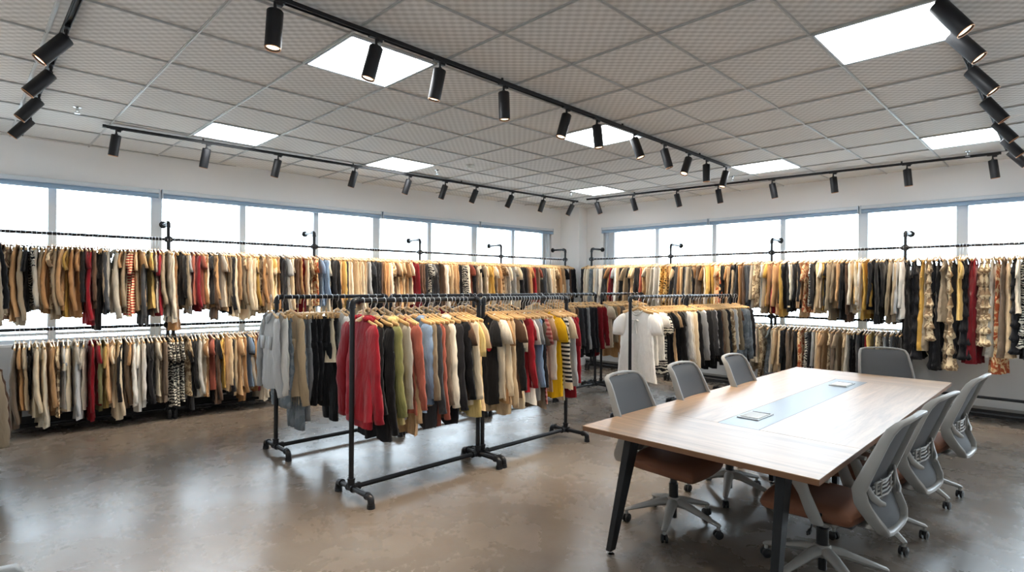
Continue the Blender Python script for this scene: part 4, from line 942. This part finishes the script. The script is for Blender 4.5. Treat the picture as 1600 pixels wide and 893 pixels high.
# ================================================================ TASK CHAIRS
BP = [(1.00, -.425), (.975, -.395), (.93, -.368), (.82, -.325), (.72, -.285), (.63, -.25), (.56, -.262), (.50, -.295), (.45, -.325), (.41, -.335)]
def by(z):
    for (z0, y0), (z1, y1) in zip(BP, BP[1:]):
        if z >= z1: t_ = (z - z1) / (z0 - z1); t_ = min(1, t_); return y1 + (y0 - y1) * t_
    return BP[-1][1]
def hw(z):
    return pw((1 - z) / .59, [(0, .185), (.02, .205), (.06, .218), (.3, .235), (.55, .245), (.75, .235), (.9, .20), (1, .15)])
def make_chair(arms=True):
    r = empty('office_chair', (0, 0, 0))
    # seat cushion
    f = nb(); nx, ny = 18, 18; top = []; bot = []
    for j in range(ny + 1):
        rt, rb = [], []
        for i in range(nx + 1):
            u = -1 + 2 * i / nx; v = -1 + 2 * j / ny
            uu = u * math.sqrt(1 - .36 * v * v / 2); vv = v * math.sqrt(1 - .36 * u * u / 2)
            x = .262 * uu * (1 - .05 * max(0, -v)); y = .02 + .262 * vv
            e = max(abs(u), abs(v)); ed = 1 - max(0, (e - .72) / .28) ** 2.6 * .45
            z = .492 + .014 * math.cos(u * 2) - .02 * max(0, v - .3) ** 1.5 * 2
            zc = .418 - .018 * max(0, v) * 1
            rt.append(f.verts.new((x, y, zc + (z - zc) * ed))); rb.append(f.verts.new((x * .94, y * .94, zc - .022 * (1 - (e ** 4)) - .008)))
        top.append(rt); bot.append(rb)
    for j in range(ny):
        for i in range(nx):
            f.faces.new((top[j][i], top[j][i + 1], top[j + 1][i + 1], top[j + 1][i])); f.faces.new((bot[j][i], bot[j + 1][i], bot[j + 1][i + 1], bot[j][i + 1]))
    per = [(j, 0) for j in range(ny, 0, -1)] + [(0, i) for i in range(nx)] + [(j, nx) for j in range(ny)] + [(ny, i) for i in range(nx, 0, -1)]
    for k in range(len(per)):
        a, b_ = per[k], per[(k + 1) % len(per)]
        f.faces.new((top[a[0]][a[1]], bot[a[0]][a[1]], bot[b_[0]][b_[1]], top[b_[0]][b_[1]]))
    bmesh.ops.recalc_face_normals(f, faces=f.faces[:])
    s = obj('seat', f, M['seat_brown'], r); md = s.modifiers.new('sub', 'SUBSURF'); md.levels = 1; md.render_levels = 1
    f = nb(); box(f, (-.253, -.06, .455), (.004, .05, .016)); obj('fabric_tab', f, M['black_plain'], s, smooth=False)
    f = nb(); prism(f, [(-.15, -.17), (.15, -.17), (.16, .1), (.12, .16), (-.12, .16), (-.16, .1)], .382, .41); obj('seat_pan', f, M['chair_dark'], r, smooth=False, bevel=.008)
    # back frame
    f = nb(); N_ = 12; loop = []
    zs = [1.0 - .006, .985, .95, .9, .85, .8, .75, .7, .66, .63, .6, .57, .54, .51, .48, .45, .43, .415]
    right = [(hw(z), by(z), z) for z in zs]; left_ = [(-x, y, z) for x, y, z in right[::-1]]
    bottom = [(.10, by(.41), .405), (.05, by(.41), .402), (0, by(.41), .40), (-.05, by(.41), .402), (-.10, by(.41), .405)]
    topc = [(-.15, by(1.) - .008, 1.004), (-.08, by(1.) - .014, 1.01), (0, by(1.) - .016, 1.012), (.08, by(1.) - .014, 1.01), (.15, by(1.) - .008, 1.004)]
    loop = right + bottom + left_ + topc
    rad = []
    for x, y, z in loop:
        k = pw((1.01 - z) / .61, [(0, .014), (.1, .022), (.5, .03), (.75, .036), (1, .03)]); rad.append((k, .0105 if z > .5 else .015))
    sweep(f, loop, rad, 16, closed=True, ref=(0, 1, .0001), sq=.55); o1 = obj('back_frame', f, M['chair_grey'], r)
    # woven mesh
    f = nb(); rows = []
    for j in range(25):
        z = .995 - .57 * j / 24; w = hw(z) - .006
        rows.append([(w * (-1 + 2 * i / 12), by(z) + .006 - .03 * (1 - (abs(-1 + 2 * i / 12)) ** 2) * .6, z) for i in range(13)])
    for off in (0, .004):
        V = [[f.verts.new((x, y - off, z)) for x, y, z in rw] for rw in rows]
        for j in range(24):
            for i in range(12): f.faces.new((V[j][i], V[j][i + 1], V[j + 1][i + 1], V[j + 1][i]))
    obj('back_mesh', f, M['chair_mesh'], r)
    # lumbar support: ribbed plate and two grips
    f = nb()
    for k in range(5):
        z = .575 + k * .02; sweep(f, [(-.16, by(z) - .035, z), (0, by(z) - .052, z), (.16, by(z) - .035, z)], [(.0045, .006)] * 3, 6)
    for x in (-.16, -.08, .08, .16): sweep(f, [(x, by(.56) - .04, .565), (x, by(.66) - .042, .665)], [(.006, .008)] * 2, 6)
    l = obj('lumbar_support', f, M['chair_grey'], r)
    for sg in (-1, 1):
        f = nb(); sweep(f, [(sg * .235, by(.68) - .01, .665), (sg * .2, by(.6) - .04, .60), (sg * .165, by(.57) - .06, .565), (sg * .12, by(.55) - .062, .55)], [(.008, .014), (.016, .02), (.013, .018), (.008, .012)], 10); obj('lumbar_grip', f, M['chair_grey'], l)
    f = nb(); sweep(f, [(0, by(.41) + .005, .405), (0, -.26, .385), (0, -.16, .385)], [(.10, .016), (.085, .018), (.07, .016)], 12, ref=(1, 0, 0)); obj('back_bracket', f, M['chair_grey'], r)
    f = nb(); prism(f, [(-.07, -.17), (.07, -.17), (.065, .1), (-.065, .1)], .345, .397); obj('tilt_mechanism', f, M['chair_dark'], r, smooth=False, bevel=.01)
    f = nb(); cyl(f, (0, 0, .19), (0, 0, .29), .031, 18); cyl(f, (0, 0, .28), (0, 0, .35), .022, 16); cyl(f, (0, 0, .05), (0, 0, .2), .022, 14); obj('gas_lift', f, M['caster'], r)
    f = nb(); sweep(f, [(-.05, .0, .38), (-.13, .0, .375), (-.19, -.01, .345), (-.27, -.02, .335)], .005, 8); cyl(f, (-.22, -.015, .34), (-.25, -.018, .337), .011, 10); obj('height_lever', f, M['caster'], r)
    # star base
    f = nb(); lathe(f, [(0, .125), (.034, .125), (.048, .15), (.046, .185), (.038, .195), (0, .196)], n=20)
    for k in range(5):
        a = 2 * PI * k / 5 + .3; d = Vector((math.cos(a), math.sin(a), 0)); pts = [d * .02 + Vector((0, 0, .162)), d * .10 + Vector((0, 0, .152)), d * .22 + Vector((0, 0, .115)), d * .318 + Vector((0, 0, .086)), d * .328 + Vector((0, 0, .08))]
        tan = Vector((-d.y, d.x, 0)); sweep(f, pts, [(.04, .032), (.034, .026), (.025, .018), (.019, .012), (.014, .009)], 10, ref=tan)
        cyl(f, d * .315 + Vector((0, 0, .055)), d * .315 + Vector((0, 0, .09)), .011, 10)
    obj('star_base', f, M['chair_grey'], r)
    for k in range(5):
        a = 2 * PI * k / 5 + .3; f = nb(); rr = random.Random(k).uniform(0, 6.28); ax = Vector((math.cos(rr), math.sin(rr), 0))
        for s2 in (-1, 1):
            cyl(f, ax * (s2 * .006), ax * (s2 * .02), .028, 20); cyl(f, ax * (s2 * .02), ax * (s2 * .024), .022, 16, .012)
        box(f, (0, 0, .012), (.03, .03, .03)); cyl(f, (0, 0, .01), (0, 0, .03), .009, 8)
        c = obj('caster', f, M['caster'], r); c.location = (.315 * math.cos(a), .315 * math.sin(a), .0285)
    if arms:
        for sg in (-1, 1):
            f = nb(); sweep(f, [(sg * .12, -.07, .395), (sg * .22, -.075, .39), (sg * .272, -.07, .41), (sg * .282, -.05, .46), (sg * .288, -.01, .56), (sg * .288, .03, .645)], [(.03, .011), (.034, .012), (.036, .013), (.036, .013), (.032, .012), (.045, .012)], 10, ref=(0, 1, 0))
            a = obj('armrest', f, M['chair_grey'], r)
            f = nb(); n = 10; pts = [(sg * .283, -.13 + .27 * i / n, .655 + .004 * math.sin(PI * i / n)) for i in range(n + 1)]
            sweep(f, pts, [(.036 * (1 - (abs(2 * i / n - 1)) ** 4 * .35), .011) for i in range(n + 1)], 12, ref=(1, 0, 0)); obj('arm_pad', f, M['chair_grey'], a)
    return r
PA = make_chair(True); PN = make_chair(False); ua = [False, False]
def chair(x, y, deg, arms, label):
    i = 0 if arms else 1; P = (PA, PN)[i]
    if ua[i]: c = dup_tree(P)
    else: c = P; ua[i] = True
    c.location = (x, y, 0); c.rotation_euler = (0, 0, math.radians(deg)); c.scale = (1, 1, .975); tag(c, label, 'chair', 'office chairs around the conference table')
chair(2.40, -2.03, 182, False, 'grey mesh office chair with brown seat behind the slanted black table leg')
chair(3.23, -2.05, 182, False, 'grey mesh office chair, middle one on the far long side of the table')
chair(4.12, -2.09, 182, False, 'grey mesh office chair on the far long side, furthest from the camera')
chair(5.55, -2.70, 118, True, 'grey mesh office chair at the far end of the table')
chair(2.36, -2.97, -3, True, 'grey mesh office chair with armrests nearest the camera at bottom right')
chair(3.22, -3.0, -6, True, 'grey mesh office chair with armrests, middle of the three on the right')
chair(4.30, -3.06, -4, True, 'grey mesh office chair with armrests, furthest of the three on the right')
chair(-1.225, -1.87, 4, False, 'grey office chair whose back corner shows at the lower left edge')

# ================================================================ LIGHT, SKY, CAMERA
w = bpy.data.worlds.new('sky'); scene.world = w; w.use_nodes = True
bg = w.node_tree.nodes['Background']; bg.inputs[0].default_value = (.80, .91, 1.0, 1); bg.inputs[1].default_value = WORLD
def portal(loc, rot, sx, sy):
    l = bpy.data.lights.new('daylight_portal', 'AREA'); l.shape = 'RECTANGLE'; l.size = sx; l.size_y = sy; l.cycles.is_portal = True
    o = bpy.data.objects.new('daylight_portal', l); COL.objects.link(o); o.location = loc; o.rotation_euler = rot
portal(((-1.6 + 7.6) / 2, LW(3) + .18, (SILL + HEAD) / 2), (-PI / 2, 0, LA), 9.4, 1.86)
portal((WX + .2, (2.8 - 6.3) / 2, (SILL + HEAD) / 2), (0, PI / 2, 0), 1.86, 9.2)

cam = bpy.data.cameras.new('camera'); co = bpy.data.objects.new('camera', cam); COL.objects.link(co); scene.camera = co
yaw, roll = .791, .0065
F = Vector((math.cos(yaw), math.sin(yaw), 0)); R = Vector((math.sin(yaw), -math.cos(yaw), 0)); U = Vector((0, 0, 1))
R2 = R * math.cos(roll) + U * math.sin(roll); U2 = -R * math.sin(roll) + U * math.cos(roll)
mw = Matrix.Identity(4)
for i in range(3): mw[i][0] = R2[i]; mw[i][1] = U2[i]; mw[i][2] = -F[i]; mw[i][3] = CAM[i]
co.matrix_world = mw; cam.sensor_width = 36; cam.lens = 875 / 1600 * 36; cam.clip_start = .05; cam.clip_end = 500
vs = scene.view_settings; vs.view_transform = 'Standard'; vs.look = 'None'; vs.gamma = 1; vs.use_curve_mapping = False; vs.exposure = EXPO
